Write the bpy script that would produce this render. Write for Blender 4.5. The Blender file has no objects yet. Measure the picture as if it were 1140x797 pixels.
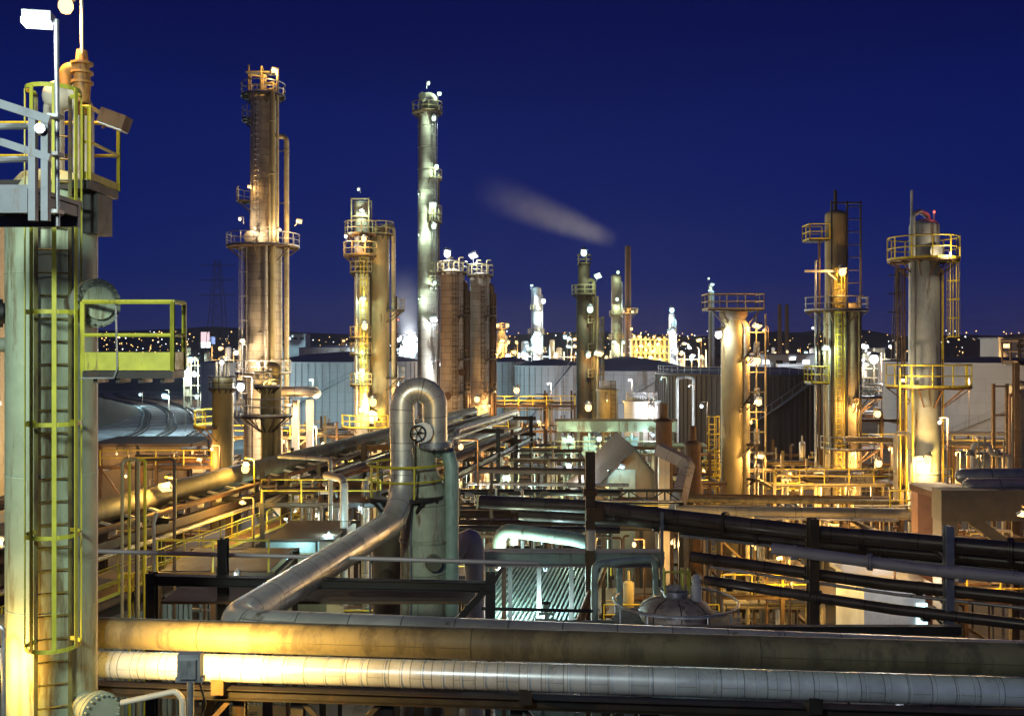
import bpy, math, random
from mathutils import Vector, Matrix
random.seed(11)
R = math.radians
sc = bpy.context.scene
COL = sc.collection
F, HX, HY, EYE = 1100.0, 570.0, 385.0, 20.0   # focal length in picture units, horizon, eye height above ground


def PX(px, Y): return (px - HX) / F * Y
def PZ(py, Y): return EYE - (py - HY) / F * Y
def P(px, py, Y): return Vector((PX(px, Y), Y, PZ(py, Y)))
def V(*a): return Vector(a)


# ------------------------------------------------------------------ mesh builder
class MB:
    def __init__(s):
        s.v, s.f, s.u = [], [], []

    def face(s, idx, uv=None):
        s.f.append(idx)
        s.u.extend(uv if uv else [(0.0, 0.0)] * len(idx))

    def rings(s, rings, us, circ, caps=True, closed=False):
        n = len(rings[0]); b = len(s.v)
        for r in rings: s.v.extend(r)
        m = len(rings)
        for i in range(m if closed else m - 1):
            j = (i + 1) % m
            for k in range(n):
                k2 = (k + 1) % n
                c0, c1 = k / n * circ, (k + 1) / n * circ
                u1 = us[j] if j > i else us[i] + 0.2
                s.face((b + i * n + k, b + i * n + k2, b + j * n + k2, b + j * n + k), [(us[i], c0), (us[i], c1), (u1, c1), (u1, c0)])
        if caps and not closed:
            s.face(tuple(b + k for k in reversed(range(n))))
            s.face(tuple(b + (m - 1) * n + k for k in range(n)))
        return s

    def path(s, pts, r, n=10, caps=True, rot=0.0):
        pts = [Vector(p) for p in pts]
        t0 = (pts[1] - pts[0]).normalized()
        ref = V(0, 0, 1) if abs(t0.z) < .9 else V(1, 0, 0)
        a = t0.cross(ref).normalized()
        rings, us, L = [], [], 0
        for i, p in enumerate(pts):
            if i == 0: t = t0
            elif i == len(pts) - 1: t = (pts[i] - pts[i - 1]).normalized()
            else: t = ((pts[i] - pts[i - 1]).normalized() + (pts[i + 1] - pts[i]).normalized()).normalized()
            a = (a - t * a.dot(t)).normalized(); b = t.cross(a)
            if i: L += (p - pts[i - 1]).length
            rr = r if not isinstance(r, (list, tuple)) else r[i]
            rings.append([p + (a * math.cos(2 * math.pi * k / n + rot) + b * math.sin(2 * math.pi * k / n + rot)) * rr for k in range(n)])
            us.append(L)
        r0 = r if not isinstance(r, (list, tuple)) else max(r)
        return s.rings(rings, us, 2 * math.pi * r0, caps)

    def tube(s, pts, r, n=10, bend=2.2, seg=5, caps=True):
        pts = [Vector(p) for p in pts]
        out = [pts[0]]
        for i in range(1, len(pts) - 1):
            a, b, c = pts[i - 1], pts[i], pts[i + 1]
            d1, d2 = (a - b), (c - b)
            l1, l2 = d1.length, d2.length
            d1.normalize(); d2.normalize()
            ang = d1.angle(d2, math.pi)
            if ang > math.pi - .03:
                out.append(b); continue
            cut = min(bend * r / math.tan(ang / 2), l1 * .49, l2 * .49)
            q0, q1 = b + d1 * cut, b + d2 * cut
            for k in range(seg + 1):
                t = k / seg
                out.append(q0 * (1 - t) ** 2 + b * 2 * t * (1 - t) + q1 * t * t)
        out.append(pts[-1])
        return s.path(out, r, n, caps)

    def cone(s, p0, p1, r0, r1, n=14): return s.path([p0, p1], [r0, r1], n)

    def lathe(s, c, prof, n=24, caps=True):
        cx, cy, cz = c; rings, us = [], []
        L = 0
        for i, (r, z) in enumerate(prof):
            if i: L += math.hypot(r - prof[i - 1][0], z - prof[i - 1][1])
            rings.append([V(cx + r * math.cos(2 * math.pi * k / n), cy + r * math.sin(2 * math.pi * k / n), cz + z) for k in range(n)])
            us.append(L)
        return s.rings(rings, us, 2 * math.pi * max(p[0] for p in prof), caps)

    def disc(s, c, d, r, h, n=20, bolts=0, br=.02):
        c, d = Vector(c), Vector(d).normalized()
        s.path([c, c + d * h], r, n)
        if bolts:
            ref = V(0, 0, 1) if abs(d.z) < .9 else V(1, 0, 0)
            a = d.cross(ref).normalized(); b = d.cross(a)
            for k in range(bolts):
                q = c + (a * math.cos(2 * math.pi * k / bolts) + b * math.sin(2 * math.pi * k / bolts)) * (r - br * 2)
                s.path([q - d * .04, q + d * (h + .05)], br, 6)
        return s

    def box(s, c, d, rz=0.0):
        cx, cy, cz = c; hx, hy, hz = d[0] / 2, d[1] / 2, d[2] / 2
        ca, sa = math.cos(rz), math.sin(rz); b = len(s.v)
        for z in (-hz, hz):
            for x, y in ((-hx, -hy), (hx, -hy), (hx, hy), (-hx, hy)):
                s.v.append(V(cx + x * ca - y * sa, cy + x * sa + y * ca, cz + z))
        for q in ((3, 2, 1, 0), (4, 5, 6, 7), (0, 1, 5, 4), (1, 2, 6, 5), (2, 3, 7, 6), (3, 0, 4, 7)):
            s.face(tuple(b + i for i in q))
        return s

    def bar(s, p0, p1, w, h=None, up=(0, 0, 1)):
        p0, p1 = Vector(p0), Vector(p1); h = h or w
        t = (p1 - p0).normalized(); u = Vector(up)
        if abs(t.dot(u)) > .95: u = V(0, 1, 0)
        a = t.cross(u).normalized(); u = a.cross(t); b = len(s.v)
        for p in (p0, p1):
            for x, y in ((-1, -1), (1, -1), (1, 1), (-1, 1)):
                s.v.append(p + a * x * w / 2 + u * y * h / 2)
        for q in ((3, 2, 1, 0), (4, 5, 6, 7), (0, 1, 5, 4), (1, 2, 6, 5), (2, 3, 7, 6), (3, 0, 4, 7)):
            s.face(tuple(b + i for i in q))
        return s

    def ibeam(s, p0, p1, w, h, up=(0, 0, 1)):
        p0, p1, u = Vector(p0), Vector(p1), Vector(up)
        t = (p1 - p0).normalized()
        if abs(t.dot(u)) > .95: u = V(0, 1, 0)
        a = t.cross(u).normalized(); u = a.cross(t); k = h * .09
        s.bar(p0 + u * (h / 2 - k / 2), p1 + u * (h / 2 - k / 2), w, k, up)
        s.bar(p0 - u * (h / 2 - k / 2), p1 - u * (h / 2 - k / 2), w, k, up)
        s.bar(p0, p1, w * .12, h - 2 * k, up)
        return s

    def arc(s, c, Rr, r, a0=0, a1=360, n=20, sides=6):
        cx, cy, z = c; full = abs(a1 - a0) >= 359
        pts = [V(cx + Rr * math.cos(R(a0 + (a1 - a0) * k / n)), cy + Rr * math.sin(R(a0 + (a1 - a0) * k / n)), z) for k in range(n + (0 if full else 1))]
        if full: pts.append(pts[0].copy())
        return s.path(pts, r, sides, not full)

    def deck(s, c, r0, r1, a0, a1, th, n=24):
        cx, cy, z = c; b = len(s.v)
        for k in range(n + 1):
            a = R(a0 + (a1 - a0) * k / n)
            for r, zz in ((r0, z), (r1, z), (r1, z - th), (r0, z - th)):
                s.v.append(V(cx + r * math.cos(a), cy + r * math.sin(a), zz))
        for k in range(n):
            o = b + 4 * k
            for i in range(4):
                j = (i + 1) % 4
                s.face((o + i, o + 4 + i, o + 4 + j, o + j))
        if abs(a1 - a0) < 359:
            s.face((b, b + 1, b + 2, b + 3)); o = b + 4 * n; s.face((o + 3, o + 2, o + 1, o))
        return s

    def ball(s, c, r, n=10, m=6):
        return s.lathe(c, [(max(.001, r * math.sin(math.pi * i / m)), -r * math.cos(math.pi * i / m)) for i in range(m + 1)], n, False)

    def wheel(s, c, d, r, t=.03):
        c, d = Vector(c), Vector(d).normalized()
        ref = V(0, 0, 1) if abs(d.z) < .9 else V(1, 0, 0)
        a = d.cross(ref).normalized(); b = d.cross(a)
        pts = [c + (a * math.cos(k * math.pi / 8) + b * math.sin(k * math.pi / 8)) * r for k in range(17)]
        s.path(pts, t, 6, False)
        for k in range(3):
            q = (a * math.cos(k * math.pi / 3) + b * math.sin(k * math.pi / 3)) * r
            s.path([c - q, c + q], t * .7, 5)
        return s


def obj(name, mb, mat, parent=None, base=None):
    """links the builder's shape (world coordinates) as ONE mesh object, its origin at the thing's base"""
    if parent is not None: o0 = world_loc(parent)
    elif base is not None: o0 = Vector(base)
    else:
        xs = [p[0] for p in mb.v]; ys = [p[1] for p in mb.v]; zs = [p[2] for p in mb.v]
        o0 = V((min(xs) + max(xs)) / 2, (min(ys) + max(ys)) / 2, min(zs))
    me = bpy.data.meshes.new(name)
    me.from_pydata([(p[0] - o0.x, p[1] - o0.y, p[2] - o0.z) for p in mb.v], [], mb.f)
    uv = me.uv_layers.new(name='UVMap')
    flat = [c for q in mb.u for c in q]
    uv.data.foreach_set('uv', flat)
    me.polygons.foreach_set('use_smooth', [True] * len(me.polygons))
    me.set_sharp_from_angle(angle=.7)
    me.materials.append(mat)
    o = bpy.data.objects.new(name, me); COL.objects.link(o)
    if parent is not None: o.parent = parent
    else: o.location = o0
    return o


def world_loc(o):
    l = Vector(o.location)
    while o.parent is not None:
        o = o.parent; l = l + Vector(o.location)
    return l


def tag(o, label, cat, group=None, kind=None):
    o['label'] = label; o['category'] = cat
    if group: o['group'] = group
    if kind: o['kind'] = kind
    return o


def thing(name, label, cat, loc, group=None):
    o = bpy.data.objects.new(name, None); COL.objects.link(o)
    o.location = loc; o.empty_display_size = .3
    return tag(o, label, cat, group)


def solo(name, mb, mat, label, cat, group=None): return tag(obj(name, mb, mat), label, cat, group)


def struct(name, mb, mat, kind='structure'):
    o = obj(name, mb, mat); o['kind'] = kind
    return o


def copy_tree(o, loc, parent=None, label=None):
    c = o.copy(); COL.objects.link(c)
    if parent is not None: c.parent = parent
    if loc is not None: c.location = loc
    if label: c['label'] = label
    for ch in list(o.children): copy_tree(ch, None, c)
    return c


# ------------------------------------------------------------------ materials
def material(name, col, rough=.6, metal=0.0, var=.3, scale=2.0, rust=0.0, rust_col=(.10, .045, .02), seam=None, bump=.15, corr=None, streak=True):
    m = bpy.data.materials.new(name); m.use_nodes = True
    nt = m.node_tree; nd, lk = nt.nodes, nt.links
    bs = nd['Principled BSDF']
    tc = nd.new('ShaderNodeTexCoord')
    n1 = nd.new('ShaderNodeTexNoise'); n1.inputs['Scale'].default_value = scale; n1.inputs['Detail'].default_value = 7; n1.inputs['Roughness'].default_value = .65
    lk.new(tc.outputs['Object'], n1.inputs['Vector'])
    oi = nd.new('ShaderNodeObjectInfo')
    mr = nd.new('ShaderNodeMapRange'); mr.inputs['From Min'].default_value = .3; mr.inputs['From Max'].default_value = .7
    mr.inputs['To Min'].default_value = 1 - var; mr.inputs['To Max'].default_value = 1 + var * .6
    lk.new(n1.outputs['Fac'], mr.inputs['Value'])
    orr = nd.new('ShaderNodeMapRange'); orr.inputs['To Min'].default_value = .85; orr.inputs['To Max'].default_value = 1.12
    lk.new(oi.outputs['Random'], orr.inputs['Value'])
    mul = nd.new('ShaderNodeMath'); mul.operation = 'MULTIPLY'
    lk.new(mr.outputs[0], mul.inputs[0]); lk.new(orr.outputs[0], mul.inputs[1])
    fac = mul.outputs[0]
    if seam:
        uvn = nd.new('ShaderNodeUVMap'); uvn.uv_map = 'UVMap'
        sx = nd.new('ShaderNodeSeparateXYZ'); cb = nd.new('ShaderNodeCombineXYZ')
        lk.new(uvn.outputs[0], sx.inputs[0]); lk.new(sx.outputs[0], cb.inputs[1]); lk.new(sx.outputs[1], cb.inputs[0])
        br = nd.new('ShaderNodeTexBrick')
        br.inputs['Color1'].default_value = (1, 1, 1, 1); br.inputs['Color2'].default_value = (.78, .78, .78, 1); mo = seam[3] if len(seam) > 3 else .34; br.inputs['Mortar'].default_value = (mo, mo, mo, 1); br.inputs['Color2'].default_value = (.78 if mo < .6 else .92,) * 3 + (1,)
        br.inputs['Scale'].default_value = 1; br.inputs['Mortar Size'].default_value = seam[2]; br.inputs['Brick Width'].default_value = seam[0]; br.inputs['Row Height'].default_value = seam[1]
        br.inputs['Mortar Smooth'].default_value = .3
        lk.new(cb.outputs[0], br.inputs['Vector'])
        m2 = nd.new('ShaderNodeMath'); m2.operation = 'MULTIPLY'
        lk.new(fac, m2.inputs[0]); lk.new(br.outputs['Color'], m2.inputs[1]); fac = m2.outputs[0]
    vm = nd.new('ShaderNodeVectorMath'); vm.operation = 'SCALE'; vm.inputs[0].default_value = col
    lk.new(fac, vm.inputs['Scale']); out = vm.outputs[0]
    if rust > 0:
        mp = nd.new('ShaderNodeMapping'); mp.inputs['Scale'].default_value = (1.6, 1.6, .22 if streak else 1.6)
        lk.new(tc.outputs['Object'], mp.inputs['Vector'])
        n2 = nd.new('ShaderNodeTexNoise'); n2.inputs['Scale'].default_value = scale * 1.3; n2.inputs['Detail'].default_value = 9; n2.inputs['Roughness'].default_value = .7
        lk.new(mp.outputs[0], n2.inputs['Vector'])
        rr = nd.new('ShaderNodeMapRange'); rr.inputs['From Min'].default_value = .66 - rust * .35; rr.inputs['From Max'].default_value = .74 - rust * .3
        lk.new(n2.outputs['Fac'], rr.inputs['Value'])
        mx = nd.new('ShaderNodeMix'); mx.data_type = 'RGBA'
        lk.new(rr.outputs[0], mx.inputs[0]); lk.new(out, mx.inputs[6]); mx.inputs[7].default_value = (*rust_col, 1); out = mx.outputs[2]
    lk.new(out, bs.inputs['Base Color'])
    bs.inputs['Metallic'].default_value = metal
    r2 = nd.new('ShaderNodeMapRange'); r2.inputs['From Min'].default_value = .3; r2.inputs['From Max'].default_value = .7
    r2.inputs['To Min'].default_value = max(.05, rough - .12); r2.inputs['To Max'].default_value = min(1, rough + .15)
    lk.new(n1.outputs['Fac'], r2.inputs['Value']); lk.new(r2.outputs[0], bs.inputs['Roughness'])
    if bump:
        b = nd.new('ShaderNodeBump'); b.inputs['Strength'].default_value = bump; b.inputs['Distance'].default_value = .03
        lk.new(n1.outputs['Fac'], b.inputs['Height']); lk.new(b.outputs[0], bs.inputs['Normal'])
    return m


def emit(name, col, k):
    m = bpy.data.materials.new(name); m.use_nodes = True
    nt = m.node_tree; nt.nodes.remove(nt.nodes['Principled BSDF'])
    e = nt.nodes.new('ShaderNodeEmission'); e.inputs[0].default_value = (*col, 1); e.inputs[1].default_value = k
    nt.links.new(e.outputs[0], nt.nodes['Material Output'].inputs[0])
    m.cycles.emission_sampling = 'NONE'
    return m


class MatTable(dict):
    def __missing__(s, k): return k    # a material itself passes through


MT = MatTable()
def mk(k, *a, **kw): MT[k] = material(k, *a, **kw)
mk('cladding', (.50, .44, .35), .62, .06, .2, .6, .22, (.16, .10, .06), (1.6, .75, .022), .1)
mk('cladding_pale', (.48, .45, .38), .62, .05, .2, .6, .15, (.2, .13, .08), (1.8, 1.1, .02), .1)
mk('shingle_clad', (.55, .44, .32), .68, .0, .2, .5, .15, (.2, .12, .07), (1.3, .8, .03), .1)
mk('olive_vessel', (.22, .19, .085), .6, .1, .3, .6, .25, (.10, .06, .025))
mk('khaki_vessel', (.36, .30, .16), .55, .15, .25, .5, .2, (.12, .07, .03))
mk('grey_green', (.30, .34, .27), .55, .1, .3, 1.2, .3, (.10, .06, .03))
mk('pale_column', (.47, .56, .40), .55, .0, .2, 1.5, .36, (.19, .16, .085))
mk('blue_grey', (.34, .38, .38), .5, .1, .25, .9, .3, (.12, .08, .05))
mk('dark_column', (.10, .075, .045), .7, .1, .4, .5, .3)
mk('far_pale', (.55, .57, .6), .6, 0, .2, .2, .15, (.25, .2, .17))
mk('far_tan', (.42, .36, .24), .6, 0, .2, .2, .15)
mk('yellow', (.62, .50, .03), .5, 0, .25, 3, .26, (.16, .08, .02), None, .08)
mk('yellow_green', (.50, .49, .05), .5, 0, .25, 3, .25, (.14, .09, .03), None, .08)
mk('galv', (.36, .37, .40), .45, .6, .25, 4, .2, (.18, .13, .1), None, .06)
mk('dark_steel', (.035, .030, .028), .55, .3, .35, 3, .3, (.06, .03, .018), None, .08)
mk('brown_steel', (.11, .07, .04), .65, .2, .4, 3, .35, (.13, .06, .025), None, .1)
mk('rusty', (.15, .075, .035), .75, .1, .45, 3, .4, (.09, .035, .015), None, .15)
mk('dark_pipe', (.15, .12, .10), .36, .5, .3, 1.5, .25, (.07, .04, .03), (30, 2.6, .02), .05)
mk('silver', (.62, .58, .50), .36, .5, .28, 1.1, .2, (.2, .15, .10), (1.3, .9, .014), .14)
mk('silver_thin', (.50, .47, .42), .42, .45, .25, 2, .15, (.25, .16, .1), (30, 1.6, .03), .04)
mk('silver_bright', (.72, .77, .86), .32, .3, .22, 1.6, .12, (.3, .28, .26), (40, .31, .008), .12)
mk('buff_pipe', (.18, .15, .088), .62, .0, .35, 1.3, .5, (.085, .07, .045), (30, 4, .012), .1)
mk('tan_pipe', (.5, .42, .27), .5, .15, .25, 1.5, .2, (.2, .12, .06), (30, 3, .02), .06)
mk('landing_steel', (.17, .185, .22), .5, .4, .3, 3, .25, (.13, .10, .08), None, .08)
mk('rusted_green', (.37, .39, .28), .6, .0, .3, 1.5, .42, (.15, .09, .045), (2.0, 1.9, .012), .2)
mk('bridge_paint', (.33, .36, .26), .6, 0, .3, .6, .35, (.16, .11, .06))
mk('green_pipe', (.30, .40, .34), .5, .1, .3, 1.5, .25, (.1, .07, .04))
mk('cream', (.66, .60, .50), .5, .05, .2, 1.2, .15, (.25, .16, .1))
mk('orange_iron', (.5, .24, .06), .6, .1, .35, 4, .3)
mk('tank_white', (.60, .59, .58), .65, 0, .16, .12, .34, (.33, .27, .22), (7, 2.3, .03, .62), 0)
mk('tank_dark', (.10, .085, .075), .6, .2, .3, .12, .3, (.06, .04, .03))
mk('tank_roof', (.16, .16, .24), .7, 0, .25, .1, .2, (.12, .1, .1))
mk('concrete', (.21, .18, .13), .85, 0, .25, 1.4, .2, (.16, .12, .08), None, .3)
mk('brick_wall', (.42, .24, .16), .85, 0, .25, 1.2, .15, (.2, .1, .06))
mk('shed_wall', (.21, .16, .10), .8, 0, .25, .8, .25, (.14, .09, .05))
mk('shed_roof', (.065, .05, .04), .75, .1, .35, .8, .35, (.10, .05, .03))
mk('corrugated', (.34, .37, .34), .5, .5, .25, 1, .25, (.18, .12, .07))
mk('teal_metal', (.36, .46, .43), .5, .3, .25, 1.2, .25, (.16, .12, .08))
mk('mauve_duct', (.40, .36, .37), .55, .15, .2, 1.5, .2, (.2, .14, .12))
mk('olive_rung', (.16, .15, .045), .6, .1, .4, 4, .5, (.07, .035, .015))
mk('duct_grey', (.23, .20, .205), .6, .1, .25, 1.5, .3, (.14, .09, .06), (2, .8, .02), .12)
mk('dome_paint', (.44, .38, .33), .6, 0, .3, 2, .4, (.2, .13, .09), None, .1)
mk('black', (.012, .012, .013), .5, .2, .3, 4, .12, (.03, .02, .015), None, .04)
mk('white', (.7, .7, .7), .5, 0, .15, 3, .1)
mk('asphalt', (.05, .048, .045), .9, 0, .45, .08, .4, (.10, .085, .06), None, .3, streak=False)
mk('gravel', (.19, .195, .205), 1.0, 0, .75, .07, .5, (.07, .065, .06), None, .5, streak=False)
mk('soil', (.045, .04, .03), .95, 0, .5, .15, .4, (.04, .05, .025), None, .5, streak=False)
mk('hill', (.035, .032, .03), .95, 0, .4, .01, .3, (.02, .028, .015), None, 0, streak=False)
mk('rail_steel', (.10, .09, .085), .5, .7, .2, 2, .2)

OR, YE, WH, GR, CY, RD = (1, .55, .17), (1, .58, .11), (.88, .95, 1), (.74, 1, .74), (.55, .92, 1), (1, .12, .08)
EM = {}
for nm, c, k in (('orange', (1, .62, .24), 3.2), ('yellow', (1, .66, .2), 3.2), ('white', WH, 4), ('green', (.7, 1, .72), 2.2), ('cyan', CY, 2.4), ('red', RD, 3), ('warm', (1, .78, .5), 3)):
    EM[nm] = emit('glow_' + nm, c, k)
CC = {'orange': OR, 'yellow': YE, 'white': WH, 'green': GR, 'cyan': CY, 'red': RD, 'pale': (.84, 1, .86), 'warm': (1, .74, .44)}
LAMP = 1.0
HAZE = .00007
LN = [0]


def light(parent, pos, col, power, size=.25, spot=None):
    d = bpy.data.lights.new('lamp_light', 'SPOT' if spot else 'POINT')
    d.color = CC[col]; d.energy = power * LAMP; d.shadow_soft_size = size
    o = bpy.data.objects.new('lamp_light', d); COL.objects.link(o)
    o.parent = parent; o.location = Vector(pos) - world_loc(parent)
    if spot:
        d.spot_size = R(spot[1]); d.spot_blend = .6
        o.rotation_euler = Vector(spot[0]).to_track_quat('-Z', 'Y').to_euler()
    return o


def lamp(th, pos, col, power, r=.2, anchor=None, out=(0, -1, -.2)):
    """well-glass lamp on a bracket: hood + bracket (part) > bulb; the light sits just below the bulb"""
    pos = Vector(pos); r = r * .82; mb = MB()
    mb.lathe(pos, [(r * .5, r * 1.5), (r * .75, r * 1.25), (r * 1.15, r * .85), (r * 1.2, r * .7)], 12)
    if anchor is not None:
        a = Vector(anchor)
        mb.tube([a, V(a.x, a.y, pos.z + r * 1.6), V(pos.x, pos.y, pos.z + r * 1.6), pos + V(0, 0, r * 1.3)] if abs(a.z - pos.z) > .3 else [a, V(pos.x, pos.y, a.z), pos + V(0, 0, r)], .04 + r * .08, 6)
    LN[0] += 1
    if LN[0] % 3 == 0:
        mb = MB(); tl = Matrix.Rotation(R(-35), 3, 'X') @ Matrix.Rotation(R(LN[0] * 37 % 60 - 30), 3, 'Z')
        mb.box((0, 0, r * .35), (r * 2.4, r * 1.9, r * .9)); lens = MB().box((0, 0, -r * .16), (r * 2.1, r * 1.6, r * .1))
        for m_ in (mb, lens): m_.v = [tl @ q + pos for q in m_.v]
        if anchor is not None: mb.bar(pos + V(0, 0, r * .5), anchor, .05 + r * .06)
        o = obj('lamp', mb, MT['galv'], th); obj('lens', lens, EM[col], o)
    else:
        o = obj('lamp', mb, MT['galv'], th)
        obj('bulb', MB().lathe(pos, [(r * .05, -r * 1.25), (r * .6, -r * 1.05), (r * .92, -r * .45), (r * .92, r * .1), (r * .7, r * .6), (r * .3, r * .8)], 14), EM[col], o)
    if power:
        light(o, pos + Vector(out).normalized() * (r * 1.25 + .12), col, power, .12)
    return o


def lamp_post(pos, col, power, label, r=.25, group=None, h0=0.0, arm=.9, side=1):
    pos = Vector(pos); base = V(pos.x + arm * side, pos.y + .1, h0)
    th = thing('lamp_post', label, 'lamp post', base, group)
    obj('pole', MB().tube([base, V(base.x, base.y, pos.z + r * 2), V(pos.x, pos.y, pos.z + r * 2)], .05, 8), MT['brown_steel'], th)
    lamp(th, pos, col, power, r)
    return th


# ------------------------------------------------------------------ plant parts
def platform(th, c, r0, r1, a0, a1, mat='yellow', deck='brown_steel', h=1.1, rail=.03, toe=.14, name='platform', posts=None):
    cx, cy, z = c
    mb = MB().deck(c, r0, r1, a0, a1, .09)
    n = max(3, int(abs(a1 - a0) / 30)) if posts is None else posts
    for k in range(n + 1):
        a = R(a0 + (a1 - a0) * k / n); d = V(math.cos(a), math.sin(a), 0); q = V(cx, cy, z - .11)
        mb.bar(q + d * r0, q + d * (r1 - .05), .07, .14)
        mb.bar(q + d * (r0 + .02) - V(0, 0, (r1 - r0) * .75), q + d * (r1 - .15) - V(0, 0, .05), .07, .07)
    p = obj(name, mb, MT[deck], th)
    rb = MB()
    for hh, rr in ((h, rail), (h * .52, rail * .8)):
        rb.arc((cx, cy, z + hh), r1 - .04, rr, a0, a1, 20, 5)
    m = max(4, int(abs(a1 - a0) / 360 * 2 * math.pi * r1 / 1.3))
    for k in range(m + 1):
        a = R(a0 + (a1 - a0) * k / m)
        q = V(cx + (r1 - .04) * math.cos(a), cy + (r1 - .04) * math.sin(a), z)
        rb.path([q, q + V(0, 0, h)], rail, 5)
    for k in range(20):
        if toe:
            a, b = R(a0 + (a1 - a0) * k / 20), R(a0 + (a1 - a0) * (k + 1) / 20)
            rb.bar((cx + (r1 - .02) * math.cos(a), cy + (r1 - .02) * math.sin(a), z + toe / 2), (cx + (r1 - .02) * math.cos(b), cy + (r1 - .02) * math.sin(b), z + toe / 2), .02, toe)
    obj('railing', rb, MT[mat], p)
    return p


def railing_path(mb, pts, h=1.1, r=.03, step=1.4, toe=.12):
    for a, b in zip(pts, pts[1:]):
        a, b = Vector(a), Vector(b); L = (b - a).length; n = max(1, round(L / step))
        for hh, rr in ((h, r), (h * .52, r * .8)): mb.path([a + V(0, 0, hh), b + V(0, 0, hh)], rr, 6)
        for k in range(n + 1):
            q = a.lerp(b, k / n); mb.path([q, q + V(0, 0, h)], r, 6)
        if toe: mb.bar(a + V(0, 0, toe / 2 + .01), b + V(0, 0, toe / 2 + .01), .02, toe)
    return mb


def box_platform(th, x0, x1, y0, y1, z, mat='yellow', deck='brown_steel', h=1.1, r=.03, sides='fblr', toe=.12, th_=.1, name='platform'):
    mb = MB().box(((x0 + x1) / 2, (y0 + y1) / 2, z - th_ / 2), (x1 - x0, y1 - y0, th_))
    for k in range(4):
        x = x0 + (x1 - x0) * (k + .5) / 4
        mb.bar((x, y0 + .05, z - th_ - .03), (x, y1 - .05, z - th_ - .03), .06, .06)
    p = obj(name, mb, MT[deck], th)
    rb = MB()
    cs = {'f': [(x0, y0), (x1, y0)], 'b': [(x0, y1), (x1, y1)], 'l': [(x0, y0), (x0, y1)], 'r': [(x1, y0), (x1, y1)]}
    for s in sides: railing_path(rb, [V(*q, z) for q in cs[s]], h, r, 1.3, toe)
    obj('railing', rb, MT[mat], p)
    return p


def ladder(th, x, y, z0, z1, ang, mat='yellow', w=.45, step=.3, cage=True, cz0=None, r=.022, hoop=1.5, cr=.38, strap=.05):
    d = V(math.cos(R(ang)), math.sin(R(ang)), 0); t = V(-d.y, d.x, 0); c = V(x, y, 0)
    mb = MB()
    for s in (-1, 1): mb.bar(c + t * s * w / 2 + V(0, 0, z0), c + t * s * w / 2 + V(0, 0, z1), .05, .02, d)
    n = int((z1 - z0) / step)
    for k in range(1, n):
        z = z0 + k * step; mb.path([c - t * w / 2 + V(0, 0, z), c + t * w / 2 + V(0, 0, z)], r, 4)
    o = obj('ladder', mb, MT[mat], th)
    if cage:
        cb = MB(); cz0 = z0 + 2.2 if cz0 is None else cz0
        m = max(1, round((z1 - cz0) / hoop)); cc = c + d * cr * .75
        for k in range(m + 1):
            z = cz0 + (z1 - cz0) * k / m
            pts = [cc + V(0, 0, z) + (d * math.cos(R(a)) + t * math.sin(R(a))) * cr for a in range(-130, 131, 20)]
            pts = [c - t * w / 2 + V(0, 0, z)] + pts + [c + t * w / 2 + V(0, 0, z)]
            for a, b in zip(pts, pts[1:]): cb.bar(a, b, .012, strap)
        for a in (-100, -50, 0, 50, 100):
            q = cc + (d * math.cos(R(a)) + t * math.sin(R(a))) * (cr + .008)
            cb.bar(q + V(0, 0, cz0), q + V(0, 0, z1), strap, .012, (d * math.cos(R(a)) + t * math.sin(R(a))))
        obj('ladder_cage', cb, MT[mat], o)
    return o
    return o


def manway(th, c, d, r=.4, ln=.4, mat='cladding', name='manway'):
    c, d = Vector(c), Vector(d).normalized(); mb = MB()
    mb.path([c, c + d * ln], r * .85, 24); mb.disc(c + d * ln, d, r * 1.15, .06, 32); mb.disc(c + d * (ln + .075), d, r * 1.15, .06, 32, 20, r * .065)
    return obj(name, mb, MT[mat], th)


def riser(th, px, Y, py0, py1, r, mat, elbow=None, clamp=None, name='riser_pipe', n=10):
    """vertical pipe from picture height py0 (low) to py1 (high) at depth Y; elbow = x offset of the horizontal stub at the top"""
    a, b = P(px, py0, Y), P(px, py1, Y)
    pts = [a, b] + ([b + V(elbow[0], elbow[1], 0)] if elbow else [])
    mb = MB().tube(pts, r, n)
    if clamp is not None:
        z = a.z + 1
        while z < b.z - .5:
            mb.bar((a.x, a.y, z), (clamp[0], clamp[1], z), .06, .1); mb.lathe((a.x, a.y, z), [(r + .02, -.06), (r + .04, -.05), (r + .04, .05), (r + .02, .06)], n)
            z += 5
    return obj(name, mb, MT[mat], th)


def shell_profile(prof, Y, dome=True):
    """prof: (half width, py) from low to high in picture units at depth Y"""
    s = Y / F
    out = [(prof[0][0] * s * 1.0, 0.0)]
    for w, py in prof: out.append((w * s, PZ(py, Y)))
    if dome:
        r, z = out[-1]
        for k in range(1, 6): out.append((max(.05, r * math.cos(R(k * 17.5))), z + r * .5 * math.sin(R(k * 17.5))))
    return out


def column(name, label, cat, px, Y, prof, mat, dome=True, n=28, group=None):
    x = PX(px, Y)
    th = thing(name, label, cat, (x, Y, 0), group)
    pr = shell_profile(prof, Y, dome)
    mb = MB().lathe((x, Y, 0), pr, n)
    for (r, z) in pr[1:len(prof)]: mb.lathe((x, Y, z), [(r + .03, -.06), (r + .05, -.05), (r + .05, .05), (r + .03, .06)], n)
    obj('shell', mb, MT[mat], th)
    return th
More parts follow.
